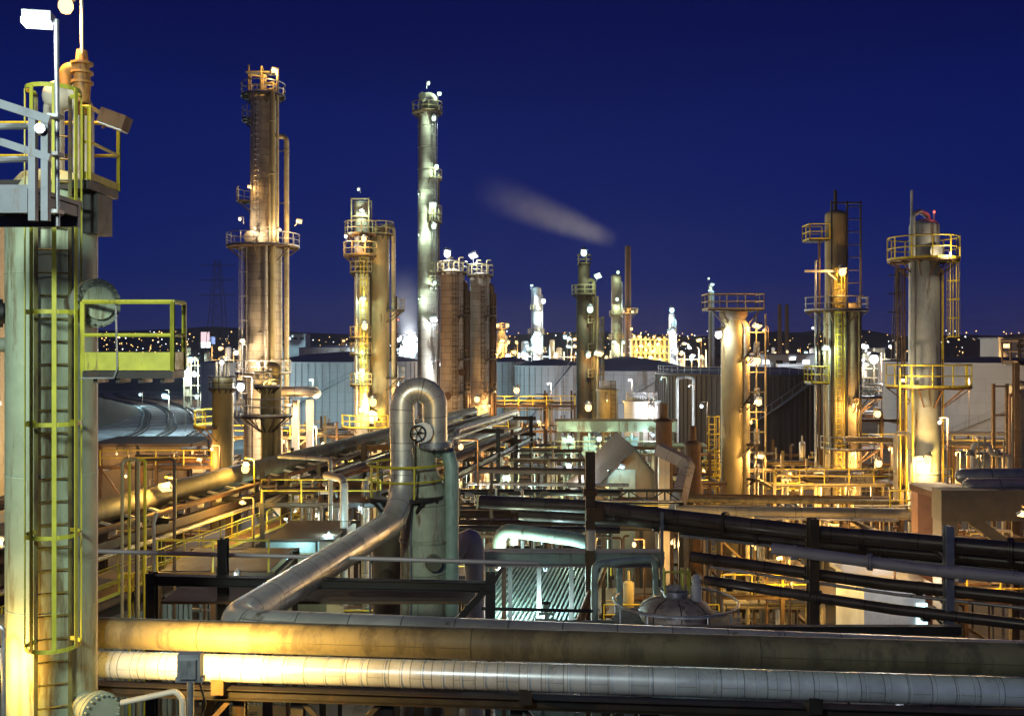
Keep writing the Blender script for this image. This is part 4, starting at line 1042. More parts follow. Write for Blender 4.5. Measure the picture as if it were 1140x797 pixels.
for py, r, m, dY, p0, lb in runs:
    a, b = E(p0, py, dY), E(1250, py, dY)
    mid = a.lerp(b, .5) - V(0, 0, .12)
    pts = [a - V(0, 0, .0), mid, b]
    if p0 < 720: pts = [a + V(-4, 1.2, 0)] + pts
    mb = MB().tube(pts, r, 16)
    if r > .15:
        for k, q in enumerate((.07, .31, .58, .83)):
            c = a.lerp(b, q) - V(0, 0, .24 * (.5 - abs(q - .5))); d = (b - a).normalized()
            if k % 2: mb.disc(c, d, r * 1.45, .05, 16, 10, .02); mb.disc(c + d * .07, d, r * 1.45, .05, 16)
            else: mb.path([c, c + d * .12], r + .02, 16, False); mb.box(c - V(0, 0, r), (.22, .22, r * .8))
    solo('sweeping_pipe', mb, MT[m], lb, 'pipe')
th = thing('cable_tray', 'narrow cable tray running beside the mauve grey sweeping pipe', 'cable tray', E(1000, 622, 1.6))
a, b = E(760, 620, 1.6), E(1250, 620, 1.6); mb = MB(); dd = (b - a).normalized(); nn = V(-dd.y, dd.x, 0)
for s_ in (-.22, .22): mb.bar(a + nn * s_, b + nn * s_, .03, .1)
for k in range(40): c = a.lerp(b, (k + .5) / 40); mb.bar(c - nn * .22, c + nn * .22, .04, .03)
obj('tray', mb, MT['galv'], th)
for k in range(4): obj('cable', MB().tube([a + nn * (-.15 + k * .1) + V(0, 0, .05), b + nn * (-.15 + k * .1) + V(0, 0, .05)], .03, 6), MT['black'], th)
th = thing('pipe_trestle', 'dark riveted posts with arms carrying the sweeping dark lines', 'pipe support', E(905, 588))
for px, y0, m in ((905, 577, 'brown_steel'), (1056, 585, 'galv'), (737, 570, 'galv')):
    q = E(px, 588, -.75)
    top = PZ(y0, q.y)
    wd = {905: .32, 1056: .24, 737: .1}[px]
    obj('post', MB().ibeam(V(q.x, q.y, 4), V(q.x, q.y, top), wd, wd, (0, 1, 0)), MT[m], th)
    for py in (588, 634, 657):
        z = EYE - (py - HY) / F * 32 - .34
        obj('arm', MB().ibeam(V(q.x, q.y + .2, z), V(q.x + .3, q.y + 1.9, z), .18, .2), MT['dark_steel'], th)
# black lateral lines crossing the middle
rnd = random.Random(9)
for i, (py, Y, p0, p1, r, m) in enumerate([(547, 50, 508, 690, .16, 'black'), (556, 49, 500, 760, .05, 'silver_thin'), (566, 46, 505, 700, .15, 'dark_pipe'), (572, 45, 508, 720, .19, 'brown_steel'), (578, 44.5, 530, 690, .07, 'silver_thin'), (561, 47, 505, 640, .08, 'rusty'), (581, 44, 505, 700, .12, 'brown_steel'), (588, 43, 508, 690, .15, 'dark_pipe'), (596, 42, 510, 680, .1, 'rusty'), (538, 56, 520, 700, .1, 'silver_thin'), (523, 62, 510, 660, .2, 'brown_steel')]):
    solo('cross_pipe', MB().tube([P(p0, py, Y), P(p1, py + 2, Y)] if i % 3 else [P(p0, py + 16, Y), P(p0, py, Y), P(p1, py + 2, Y)], r, 10), MT[m],
         'one of the %s lines crossing level behind the dark centre post' % {'black': 'black', 'silver_thin': 'thin silver', 'dark_pipe': 'dark', 'brown_steel': 'brown', 'rusty': 'rusty'}[m], 'pipe', 'level lines behind the centre post')
rnd = random.Random(31)
for i in range(14):
    px, Y = 514 + i * 10 + rnd.uniform(-3, 3), rnd.uniform(43, 52)
    y0, y1 = rnd.uniform(536, 556), rnd.uniform(590, 604); m = ('brown_steel', 'silver_thin', 'khaki_vessel')[i % 3]
    pts = [P(px, y1, Y), P(px, y0, Y)] + ([P(px + rnd.choice((-9, 8)), y0, Y)] if i % 2 else [])
    mb = MB().tube(pts, rnd.choice((.05, .07, .1)), 8); mb.disc(P(px, y0 + 12, Y), (0, 0, 1), .16, .05, 10)
    if i % 3 == 0: mb.wheel(P(px, y0 + 16, Y - .2), (.2, -1, 0), .16, .02); mb.path([P(px, y0 + 16, Y - .2), P(px, y0 + 16, Y)], .03, 6)
    solo('drop_pipe', mb, MT[m], 'one of the %s upright drops among the level dark lines' % {'brown_steel': 'brown', 'silver_thin': 'thin silver', 'khaki_vessel': 'khaki'}[m], 'pipe', 'upright drops among the level lines')
th = thing('truss_bridge', 'low black truss with x bracing in front of the gabled shed', 'bridge', P(690, 560, 50.5))
mb = MB()
for py in (546, 559): mb.bar(P(640, py, 50.5), P(760, py, 50.5), .14)
for k in range(6):
    a = 640 + k * 20
    mb.bar(P(a, 546, 50.5), P(a, 559, 50.5), .08); mb.bar(P(a, 546 if k % 2 else 559, 50.5), P(a + 20, 559 if k % 2 else 546, 50.5), .06)
obj('truss', mb, MT['black'], th)
for px in (642, 758): obj('post', MB().bar(V(PX(px, 50.5), 50.5, 0), P(px, 559, 50.5), .25), MT['black'], th)
th = thing('centre_post', 'stout rusty post with a pale sleeve amid the level dark lines', 'post', V(PX(657, 36), 36, 0))
obj('post', MB().bar(V(PX(657, 36), 36, 0), P(657, 503, 36), .34, .34), MT['brown_steel'], th)
obj('bracket', MB().box(P(662, 572, 35.8), (.62, .3, .5)), MT['rusty'], th); obj('collar', MB().box(P(657, 548, 35.8), (.5, .45, .2)), MT['rusty'], th)
obj('sleeve', MB().path([P(658, 612, 35.6), P(658, 590, 35.6)], .17, 14), MT['cream'], th)

# ------------------------------------------------------------------ teal lit corner: louvred roof, header beam, looped pipes
th = thing('louvred_cooler', 'teal lit cooler with a slanting roof of pale slats behind the black trestle', 'cooler', P(585, 700, 40))
Y0, Y1 = 37.5, 45.0
mb = MB()
zl, zh = PZ(694, Y0), PZ(626, Y1)
n = 27
for k in range(n):
    x0 = PX(510, Y0) + (PX(652, Y0) - PX(510, Y0)) * k / n; 
    mb.bar((x0, Y0, zl), (x0 + 1.6, Y1, zh), .085, .10, (0, -.3, 1))
obj('slat_roof', mb, MT['teal_metal'], th)
mb = MB(); x0, x1 = PX(510, Y0), PX(652, Y0); mb.v += [V(x0, Y0, zl - .05), V(x1, Y0, zl - .05), V(x1 + 1.6, Y1, zh - .05), V(x0 + 1.6, Y1, zh - .05), V(x0, Y0, zl - .12), V(x1, Y0, zl - .12), V(x1 + 1.6, Y1, zh - .12), V(x0 + 1.6, Y1, zh - .12)]
for q in ((0, 1, 2, 3), (7, 6, 5, 4), (0, 4, 5, 1), (1, 5, 6, 2), (2, 6, 7, 3), (3, 7, 4, 0)): mb.face(q)
obj('roof_sheet', mb, MT['dark_steel'], th)
obj('casing', MB().box(((x0 + x1) / 2 + .8, (Y0 + Y1) / 2 + .2, 4.2), (x1 - x0, Y1 - Y0 - .6, 8.2)), MT['teal_metal'], th)
for px in (547, 561, 568, 600, 636): obj('post', MB().ibeam(V(PX(px, Y0 - .4), Y0 - .4, 0), P(px, 628, Y0 - .4), .16, .16, (0, 1, 0)), MT['teal_metal' if px != 561 else 'brown_steel'], th)
obj('brace', MB().bar(P(546, 655, Y0 - .5), P(560, 630, Y0 - .5), .14), MT['dark_steel'], th)
lamp(th, P(607, 633, 37.6), 'cyan', 560, .1, P(607, 628, 36.9), (0, .3, -1))
lamp(th, P(556, 634, 37.8), 'green', 600, .1, P(556, 628, 36.9), (0, .3, -1))
lamp(th, P(606, 689, 36.6), 'white', 160, .12, P(606, 712, 36.8), (0, -.4, 1))
th = thing('header_beam', 'grey teal boxed header running level above the louvred cooler', 'beam', P(620, 620, 36.5))
obj('box', MB().bar(P(532, 620, 36.5), P(735, 621, 36.5), .5, .44), MT['teal_metal'], th)
obj('flange_strip', MB().bar(P(532, 627.6, 36.3), P(735, 628.6, 36.3), .75, .05).bar(P(532, 612.6, 36.3), P(735, 613.4, 36.3), .6, .05), MT['mauve_duct'], th)
for px in (540, 690, 730): obj('post', MB().ibeam(V(PX(px, 36.8), 36.8, 0), P(px, 627, 36.8), .2, .2, (0, 1, 0)), MT['teal_metal'], th)
solo('looped_pipe', MB().tube([P(556, 622, 39), P(556, 589, 39), P(640, 600, 38), P(663, 606, 37.8)], .27, 16), MT['green_pipe'], 'green bent pipe rising over the grey teal header and running behind the centre post', 'pipe')
solo('looped_pipe', MB().tube([P(500, 625, 33), P(527, 590, 33), P(529, 640, 33), V(PX(528, 33), 33, 6)], .34, 18, 1.4), MT['cream'], 'fat cream gooseneck pipe beside the rusty vessel bending down', 'pipe')
solo('looped_pipe', MB().tube([V(PX(662, 34), 34, 6), P(662, 628, 34), P(712, 622, 34.4), P(729, 622, 34.5), P(731, 650, 34.5), V(PX(731, 34.5), 34.5, 8)], .13, 12), MT['teal_metal'], 'slim teal pipe in an upside down u beside the domed tank', 'pipe')
solo('stub_pipe', MB().tube([P(571, 606, 40), P(571, 592, 40)], .22, 12), MT['cream'], 'short cream stub under the green bent pipe', 'pipe')
solo('strut_pipe', MB().tube([P(660, 655, 36), P(645, 692, 35), P(640, 720, 35)], .16, 12), MT['rusty'], 'rusty slanting pipe below the slim teal pipe', 'pipe')
solo('thin_rail', MB().tube([P(536, 677, 30), P(660, 680, 30)], .05, 8), MT['black'], 'thin black rail in front of the slatted roof', 'rail')
th = thing('valve_tree', 'small valve tree with stubby arms in front of the slatted roof', 'valve', V(PX(608, 33), 33, 8))
mb = MB().path([V(PX(608, 33), 33, 8), P(608, 672, 33)], .07, 10)
for py, w in ((690, .34), (683, .22)): mb.path([P(608, py, 33) - V(w, 0, 0), P(608, py, 33) + V(w, 0, 0)], .05, 8); mb.disc(P(608, py, 33) + V(w, 0, 0), (1, 0, 0), .1, .03, 10); mb.disc(P(608, py, 33) - V(w, 0, 0), (-1, 0, 0), .1, .03, 10)
obj('body', mb, MT['green_pipe'], th)
obj('handwheel', MB().wheel(P(608, 671, 33), (0, 0, 1), .14, .018), MT['black'], th)

# ------------------------------------------------------------------ domed tank on a round dark deck
YD_ = 33.0; xD = PX(752, YD_); zD = PZ(676, YD_)
th = thing('domed_tank', 'squat grey domed tank top on a round dark deck behind the buff pipe', 'tank', (xD, YD_, zD))
obj('deck', MB().lathe((xD, YD_, 0), [(2.1, 0), (2.1, zD - .45), (.5, zD - .42)], 40), MT['dark_steel'], th)
dome = [(1.12, zD - .42), (1.2, zD - .3), (1.21, zD - .05), (1.1, zD + .12), (.85, zD + .27), (.5, zD + .36), (.48, zD + .37)]
obj('dome', MB().lathe((xD, YD_, 0), dome, 40), MT['dome_paint'], th)
mb = MB()
for a in range(0, 360, 45):
    pts = [V(xD + (r + .012) * math.cos(R(a + 90)), YD_ + (r + .012) * math.sin(R(a + 90)), z) for r, z in dome[:6]]
    for p, q in zip(pts, pts[1:]): mb.bar(p, q, .03, .012, (math.cos(R(a + 90)), math.sin(R(a + 90)), .5))
mb.arc((xD, YD_, zD - .05), 1.225, .022, 0, 360, 36)
obj('band', mb, MT['black'], th)
obj('neck', MB().lathe((xD, YD_, zD), [(.42, .3), (.42, .52), (.5, .53), (.5, .6), (.42, .61), (.3, .64)], 28).disc((xD, YD_, zD + .62), (0, 0, 1), .4, .04, 24, 12, .025), MT['galv'], th)
mb = MB()
for dx in (-.4, .42, .2): mb.tube([(xD + dx, YD_ - .3, zD + .55), (xD + dx, YD_ - .3, zD + 1.25), (xD + dx + .05, YD_ + .3, zD + 1.25), (xD + dx + .05, YD_ + .3, zD + .55)], .035, 8)
mb.bar((xD - .4, YD_ - .3, zD + 1.25), (xD + .42, YD_ - .3, zD + 1.25), .05)
obj('handle_frame', mb, MT['yellow_green'], th)
mb = MB(); zr = zD - .4
for z in (.62,): mb.arc((xD, YD_, zr + z), 2.05, .05, 150, 420, 40)
for a in (160, 200, 235, 262, 290, 320, 350, 30): mb.path([(xD + 2.05 * math.cos(R(a)), YD_ + 2.05 * math.sin(R(a)), zr), (xD + 2.05 * math.cos(R(a)), YD_ + 2.05 * math.sin(R(a)), zr + .62)], .03, 8)
obj('railing', mb, MT['galv'], th)
th = thing('white_canister', 'small white canister standing beside the neck of the domed tank', 'canister', (PX(775, 32.8), 32.8, zD - .4))
mb = MB().lathe((PX(775, 32.8), 32.8, zD), [(.05, -.4), (.13, -.1), (.19, .2), (.19, .75), (.13, .82), (.17, .9), (.17, 1.05), (.06, 1.15)], 16)
obj('body', mb, MT['white'], th)
obj('support', MB().path([(PX(775, 32.8), 32.8, zD - .45), (PX(775, 32.8), 32.8, zD + .1)], .09, 8), MT['galv'], th)
lamp_post(P(742, 716, 30.5), 'white', 60, 'low white lamp below the buff pipe near the domed tank', .1, None, 5, .3)

# ------------------------------------------------------------------ gabled shed, square duct, stacks
Yg2 = 72.0
th = thing('gabled_shed', 'tan gabled shed with a dark roof beyond the black truss', 'shed', V(PX(700, Yg2), Yg2, 0))
xa, xb, xm = PX(652, Yg2), PX(750, Yg2), PX(706, Yg2); ze, zp = PZ(556, Yg2), PZ(500, Yg2)
mb = MB(); mb.v += [V(xa, Yg2, 0), V(xb, Yg2, 0), V(xb, Yg2, ze), V(xm, Yg2, zp), V(xa, Yg2, ze), V(xa, Yg2 + 12, 0), V(xb, Yg2 + 12, 0), V(xb, Yg2 + 12, ze), V(xm, Yg2 + 12, zp), V(xa, Yg2 + 12, ze)]
for q in ((0, 1, 2, 3, 4), (9, 8, 7, 6, 5), (0, 4, 9, 5), (1, 6, 7, 2), (2, 7, 8, 3), (3, 8, 9, 4), (0, 5, 6, 1)): mb.face(q)
sw = obj('wall', mb, MT['shed_wall'], th); sw.data.polygons.foreach_set('use_smooth', [False] * len(sw.data.polygons))
mb = MB(); zz = V(0, 0, .12)
for xe_ in (xa - .6, xb + .6):
    zz2 = ze - (zp - ze) * .6 / abs(xe_ - xm)
    mb.bar(V((xm + xe_) / 2, Yg2 - .6, (zp + zz2) / 2 + .1), V((xm + xe_) / 2, Yg2 + 12.4, (zp + zz2) / 2 + .1), math.hypot(xe_ - xm, zp - zz2), .12, V((zp - zz2) * (1 if xe_ > xm else -1), 0, abs(xe_ - xm)).normalized())
obj('roof', mb, MT['shed_roof'], th)
obj('door', MB().box((PX(692, Yg2), Yg2 - .03, 5.5), (2.0, .1, 11)), MT['teal_metal'], th)
lamp(th, P(692, 520, Yg2 - 1.2), 'cyan', 120, .22, P(692, 512, Yg2 - .1))
lamp(th, P(676, 541, Yg2 - 1.5), 'yellow', 160, .16, P(676, 552, Yg2 - .3))
Yq = 52.0
th = thing('square_duct', 'mauve square duct that rises level then bends steeply down beside the gabled shed', 'duct', P(755, 570, Yq))
mb = MB()
mb.path([P(733, 500, Yq + 1), P(762, 514, Yq), P(765, 519, Yq - .1), P(753, 569, Yq - 1)], .43, 4, True, math.pi / 4)
obj('duct', mb, MT['duct_grey'], th)
for px in (736, 742): obj('leg', MB().bar(V(PX(px, Yq + 1), Yq + 1, 0), P(px, 506, Yq + 1), .3, .3), MT['cream'], th)
mb = MB()
for k in range(6): mb.bar(P(760.5 - k * 1.6, 520 + k * 8.2, Yq - .6), P(769 - k * 1.6, 521 + k * 8.2, Yq - .6), .06)
obj('flange_strip', mb, MT['silver_thin'], th)
for px, y0, y1, Y, lb in ((739, 461, 498, 60, 'short rusty stack with a pointed cap above the square duct'), (771, 486, 525, 62, 'second rusty stack standing against the dark ribbed tank')):
    q = P(px, y1, Y); sr = .33
    th = thing('rusty_stack', lb, 'stack', V(q.x, Y, 0))
    obj('barrel', MB().lathe((q.x, Y, 0), [(.55, 0), (.55, PZ(y1, Y)), (.5, PZ(y1 - 6, Y)), (.5, PZ(y0 + 7, Y)), (.24, PZ(y0 + 4, Y)), (.22, PZ(y0 - 12, Y))], 18), MT['rusty'], th)
    obj('flange', MB().lathe((q.x, Y, PZ(y0 + 8, Y)), [(.5, -.05), (.62, -.04), (.62, .04), (.5, .05)], 18), MT['brown_steel'], th)

# pale green pipe bridge
Yb2 = 104.0
th = thing('pipe_bridge', 'pale green enclosed pipe bridge spanning level below the white tanks', 'bridge', P(685, 500, Yb2))
obj('girder', MB().bar(P(620, 474, Yb2), P(752, 474, Yb2), 1.6, 1.1), MT['bridge_paint'], th)
obj('walkway', MB().bar(P(612, 504, Yb2), P(752, 504, Yb2), 2.2, .35), MT['grey_green'], th)
obj('cap_rail', MB().bar(P(618, 467.5, Yb2 - .9), P(754, 467.5, Yb2 - .9), .25, .25), MT['brown_steel'], th)
for px in (622, 644, 668, 690, 714, 738, 750): obj('post', MB().ibeam(V(PX(px, Yb2), Yb2 - .3, 0), P(px, 480, Yb2 - .3), .35, .35, (0, 1, 0)), MT['brown_steel'], th)
for px in (632, 656, 680, 703): obj('equipment', MB().box(P(px, 494, Yb2 + .2), (1.3, 1.2, 1.5)).path([P(px, 505, Yb2 - .4), P(px, 482, Yb2 - .4)], .12, 8), MT['teal_metal' if px != 680 else 'dark_steel'], th)
mb = MB(); railing_path(mb, [P(612, 503, Yb2 - 1.1), P(752, 503, Yb2 - 1.1)], 1.1, .05, 2.5, .1); obj('railing', mb, MT['khaki_vessel'], th)
lamp(th, P(667, 488, Yb2 - 1.6), 'green', 520, .34, P(667, 480, Yb2 - .6)); lamp(th, P(634, 487, Yb2 - 1.4), 'green', 260, .2, P(634, 480, Yb2 - .5)); lamp(th, P(727, 484, Yb2 - 1.4), 'cyan', 500, .2, P(727, 480, Yb2 - .5))

# ------------------------------------------------------------------ process units: frames full of pipes, drums and valves
def unit(label, p0, p1, top, Y, depth, nl, mat, seed, mats, lamps=(), dens=1.0, low=None, rails='yellow', name='process_unit', over=1.0):
    rd = random.Random(seed)
    x0, x1 = PX(p0, Y), PX(p1, Y); zt = PZ(top, Y); zb = max(0, PZ(low, Y)) if low else 0
    th = thing(name, label, 'process unit', ((x0 + x1) / 2, Y + depth / 2, 0))
    nx = max(2, round((x1 - x0) / 3.2)); w = .16 + Y / 1500
    xs = [x0 + (x1 - x0) * i / nx for i in range(nx + 1)]
    zs = [zb + (zt - zb) * (k + 1) / nl for k in range(nl)]
    for x in xs:
        for y in (Y, Y + depth):
            zz = zt + (rd.choice((0, 0, .9, 1.6))) * over
            obj('post', MB().ibeam((x, y, 0), (x, y, zz), w, w, (0, 1, 0)), MT[mat], th)
    for k, z in enumerate(zs):
        mb = MB()
        for y in (Y, Y + depth): mb.ibeam((x0 - w, y - .02, z), (x1 + w, y - .02, z), w, w * 1.2)
        for x in xs: mb.ibeam((x, Y, z - w * 1.3), (x, Y + depth, z - w * 1.3), w, w * 1.1)
        obj('floor_frame', mb, MT[mat], th)
        if over and (k % 2 == 1 or nl < 3):
            i = rd.randrange(nx)
            obj('grating', MB().box(((xs[i] + xs[min(nx, i + 2)]) / 2, Y + depth / 2, z + .1), (xs[min(nx, i + 2)] - xs[i] - .1, depth - .2, .05)), MT['brown_steel'], th)
            mb = MB(); railing_path(mb, [V(x0, Y - .1, z + .12), V(x1, Y - .1, z + .12)], 1.1, .03 + Y / 5000, 1.8, 0); obj('railing', mb, MT[rails], th)
    for i in range(nx):
        if rd.random() < .35:
            k = rd.randrange(nl); za = zb if k == 0 else zs[k - 1]
            a, b = (xs[i], xs[i + 1]) if rd.random() < .5 else (xs[i + 1], xs[i])
            obj('brace', MB().bar((a, Y - .05, za), (b, Y - .05, zs[k]), w * .6), MT[mat], th)
    L = x1 - x0
    for i in range(int(dens * L * nl * .85)):      # level pipes
        z = rd.choice(zs) + rd.uniform(.15, .7) * (over if rd.random() < .7 else -1.2); y = Y + rd.uniform(.1, depth - .1)
        a = rd.uniform(x0, x0 + L * .5); b = rd.uniform(x0 + L * .5, x1); r = rd.choice((.035, .045, .06, .07, .1, .15)) * (1 + Y / 400)
        pts = [V(a, y, z), V(b, y, z)]
        if rd.random() < .6: pts.append(V(b, y + rd.uniform(-.3, .3), max(0.3, z - rd.uniform(1, 4))))
        if rd.random() < .4: pts.insert(0, V(a, y, max(.3, z + rd.uniform(-3, 1.6 * over))))
        obj('pipe', MB().tube(pts, r, 8, 2.2, 3), MT[rd.choice(mats)], th)
    for i in range(int(dens * L * 2.2)):            # risers
        x = rd.uniform(x0, x1); y = Y + rd.uniform(-.3, depth); r = rd.choice((.03, .04, .05, .07, .1)) * (1 + Y / 400)
        za = rd.uniform(zb, zb + (zt - zb) * .4); z = rd.uniform(zb + (zt - zb) * .5, zt + 1.4 * over)
        pts = [V(x, y, za), V(x, y, z)]
        if rd.random() < .55: pts.append(V(x + rd.uniform(-1.2, 1.2), y + .1, z))
        if rd.random() < .3: pts = [V(x + rd.uniform(.6, 1.5), y, za)] + pts
        obj('riser_pipe', MB().tube(pts, r, 8, 2.2, 3), MT[rd.choice(mats)], th)
    for i in range(int(dens * L * .28 * over)):            # exchangers and drums
        z = rd.choice(zs); x = rd.uniform(x0 + .8, x1 - .8); y = Y + rd.uniform(.3, depth - .3); r = rd.uniform(.25, .55); ln = rd.uniform(1.2, 2.6)
        if rd.random() < .6:
            mb = MB(); ax = V(1, 0, 0) if rd.random() < .7 else V(0, 1, 0); c = V(x, y, z + r + .3)
            mb.path([c - ax * (ln / 2 + .15), c - ax * ln / 2, c + ax * ln / 2, c + ax * (ln / 2 + .15)], [r * .6, r, r, r * .6], 14)
            for q in (-.38, .38): mb.disc(c + ax * ln * q, ax, r + .09, .08, 14); mb.box(c + ax * ln * q * .7 - V(0, 0, r * .7 + .1), (.2, .4, r * .9))
            mb.path([c + V(0, 0, r * .8), c + V(0, 0, r + .5)], .1, 8)
            obj('exchanger', mb, MT[rd.choice(mats)], th)
        else:
            h = rd.uniform(1.4, 2.6)
            mb = MB().lathe((x, y, z + .15), [(r * .8, 0), (r, .1), (r, h), (r * .75, h + r * .3), (.08, h + r * .45)], 14); mb.path([V(x, y, z + h), V(x, y, z + h + .8)], .07, 6)
            obj('drum', mb, MT[rd.choice(mats)], th)
    for i in range(int(dens * L * .8 * over)):            # valves
        x = rd.uniform(x0, x1); y = Y + rd.uniform(-.2, .4); z = rd.choice(zs) + rd.uniform(.3, 1.0)
        mb = MB().path([V(x - .3, y, z), V(x + .3, y, z)], .09, 8); mb.disc((x - .3, y, z), (-1, 0, 0), .17, .05, 10); mb.disc((x + .3, y, z), (1, 0, 0), .17, .05, 10)
        mb.path([V(x, y, z), V(x, y, z + .4)], .05, 6); mb.wheel((x, y, z + .42), (0, -.5, 1), .17, .025)
        obj('valve', mb, MT[rd.choice(mats)], th)
    for lx, ly, c, pw, r in lamps:
        yy = Y - .9; lamp(th, P(lx, ly, yy), c, pw, r, P(lx + 3, ly + 6, yy + .6))
    return th

GOLD = ['tan_pipe', 'khaki_vessel', 'silver_thin', 'cream', 'brown_steel', 'rusty', 'silver_thin']
DARKM = ['brown_steel', 'dark_pipe', 'rusty', 'silver_thin', 'khaki_vessel', 'dark_pipe']
TEAL = ['green_pipe', 'teal_metal', 'silver_thin', 'dark_pipe', 'cream', 'brown_steel']
unit('brown open frame with an orange lamp behind the level dark lines below the white tanks', 546, 640, 452, 122, 7, 4, 'brown_steel', 1, DARKM, ((575, 434, 'orange', 1800, .46), (600, 470, 'orange', 700, .2), (556, 480, 'orange', 900, .2), (620, 520, 'green', 900, .25)), .8)
unit('cramped pipe filled frame standing just right of the arched pipe', 508, 566, 482, 92, 8, 4, 'brown_steel', 2, GOLD, ((522, 512, 'orange', 900, .2), (552, 506, 'orange', 700, .2), (535, 545, 'green', 700, .25)), .9)
unit('green lit frame crowded with pipes left of the gabled shed', 556, 650, 520, 82, 9, 3, 'dark_steel', 3, TEAL, ((564, 533, 'green', 1100, .3), (633, 518, 'white', 700, .26), (600, 552, 'green', 700, .2)), 1.0)
unit('golden lit pipe frame in front of the dark tank between the capped and stepped towers', 850, 915, 516, 92, 7, 3, 'brown_steel', 4, GOLD, ((880, 528, 'yellow', 700, .15),), .8)
unit('low golden pipe yard at the foot of the stepped tower', 862, 1000, 540, 74, 9, 2, 'khaki_vessel', 5, GOLD, ((930, 560, 'orange', 800, .14), (885, 556, 'orange', 700, .14)), 1.1)
unit('fine pipe filled frame in front of the pale green pipe bridge', 570, 652, 512, 68, 6, 3, 'brown_steel', 31, TEAL + GOLD, ((590, 540, 'green', 500, .16), (630, 560, 'warm', 420, .14)), 1.1)
unit('amber lit pipe frame just left of the capped tower foot', 756, 806, 538, 70, 5, 3, 'brown_steel', 32, GOLD, ((770, 556, 'orange', 420, .14),), 1.0)
unit('teal tinged clutter of small pipes between the flat dark roof and the diagonal rack', 292, 424, 562, 47, 5, 2, 'dark_steel', 41, TEAL + DARKM + ['silver_thin'], ((318, 578, 'green', 160, .08), (400, 566, 'cyan', 160, .08), (352, 574, 'warm', 120, .07)), 1.0)
unit('low frame of small pipes and valves beyond the black steel trestle', 176, 300, 640, 34, 4, 2, 'brown_steel', 42, DARKM + TEAL, ((210, 652, 'yellow', 60, .06), (262, 640, 'cyan', 60, .06)), .8, over=.3)
unit('thin railed pipe frame between the square duct and the dark ribbed tank', 690, 800, 506, 96, 6, 3, 'brown_steel', 51, GOLD + TEAL, ((720, 520, 'green', 600, .18), (784, 524, 'orange', 600, .16)), .9)
unit('fine golden frame of pipes below the banded tower pair', 446, 530, 474, 112, 6, 3, 'brown_steel', 52, GOLD, ((470, 486, 'warm', 900, .18), (512, 480, 'orange', 700, .18)), .9)
unit('low row of pipes and valves in front of the broad white tank', 1060, 1150, 498, 96, 5, 2, 'brown_steel', 53, GOLD, ((1090, 508, 'orange', 700, .16), (1130, 512, 'orange', 600, .16)), 1.0)
unit('stacked galvanised landings with pipes right behind the stepped tower', 958, 1004, 468, 97, 6, 5, 'brown_steel', 6, GOLD, ((990, 500, 'orange', 800, .14),), .8)
th = thing('pipe_stand', 'narrow dark ladder like stand of two posts in front of the broad white tank', 'stand', V(PX(1114, 61), 61, 0))
for px in (1106, 1121): obj('post', MB().bar(V(PX(px, 61), 61, 4), P(px, 427, 61), .17), MT['brown_steel'], th)
for py in (430, 462, 494): obj('cross_bar', MB().bar(P(1106, py, 61), P(1121, py, 61), .1), MT['brown_steel'], th)
th = thing('railed_vessel', 'tan drum under a small dark railed landing cut by the right edge', 'vessel', V(PX(1138, 58), 58, 0))
obj('shell', MB().lathe((PX(1141, 58), 58.5, 0), [(.62, 0), (.62, PZ(430, 58)), (.4, PZ(426, 58)), (.1, PZ(424, 58))], 20), MT['tan_pipe'], th)
box_platform(th, PX(1129, 58), PX(1160, 58), 57.4, 59.4, PZ(404, 58), 'brown_steel', 'dark_steel', 1.3, .06, 'fl')
obj('post', MB().ibeam(V(PX(1131, 57.3), 57.3, 0), P(1131, 404, 57.3), .3, .3, (0, 1, 0)), MT['brown_steel'], th)
obj('riser_pipe', MB().tube([V(PX(1124, 57.6), 57.6, 6), P(1124, 440, 57.6), P(1136, 436, 57.8)], .09, 8), MT['rusty'], th)
unit('orange lit pipe frame at the foot of the tan double tower', 258, 345, 487, 98, 8, 4, 'khaki_vessel', 10, GOLD, ((275, 470, 'orange', 1300, .18), (316, 492, 'orange', 1300, .16), (290, 512, 'orange', 1100, .16)), .9)
unit('long low frame of pipes behind the broad diagonal rack under the khaki tower', 340, 445, 486, 108, 9, 3, 'brown_steel', 11, GOLD, ((360, 494, 'orange', 1200, .18), (420, 490, 'orange', 1200, .18), (396, 512, 'white', 900, .2)), .9)
unit('brown pipe frame beside the flat roofed building at the left', 112, 236, 520, 70, 7, 2, 'brown_steel', 12, DARKM, ((222, 512, 'orange', 500, .16), (140, 530, 'orange', 260, .12)), .8)
unit('shadowy frame of slanting pipes behind the sweeping dark lines', 672, 800, 588, 52, 8, 2, 'dark_steel', 13, GOLD + DARKM, ((748, 604, 'orange', 300, .1), (720, 625, 'yellow', 240, .1)), 1.0)
unit('golden thicket of upright pipes seen between the sweeping dark lines', 802, 940, 600, 54, 9, 3, 'brown_steel', 14, GOLD, ((838, 606, 'yellow', 420, .1), (925, 612, 'orange', 420, .1), (880, 650, 'yellow', 420, .1)), 1.5)
unit('pipe frame with orange light below the concrete portal at the right edge', 1000, 1150, 600, 52, 9, 3, 'brown_steel', 15, GOLD, ((1020, 610, 'orange', 500, .1), (1100, 640, 'orange', 420, .1)), .9)
unit('dim teal lit frame of pipes left of the arched pipe', 286, 424, 548, 56, 9, 3, 'dark_steel', 16, TEAL + DARKM, ((330, 570, 'green', 300, .12), (385, 560, 'orange', 260, .12), (300, 600, 'cyan', 350, .12)), 1.0)
unit('teal lit frame of pipes behind the louvred cooler', 500, 680, 588, 60, 8, 3, 'dark_steel', 17, TEAL, ((530, 600, 'white', 700, .16), (600, 600, 'cyan', 420, .14), (660, 610, 'green', 300, .1)), .9)
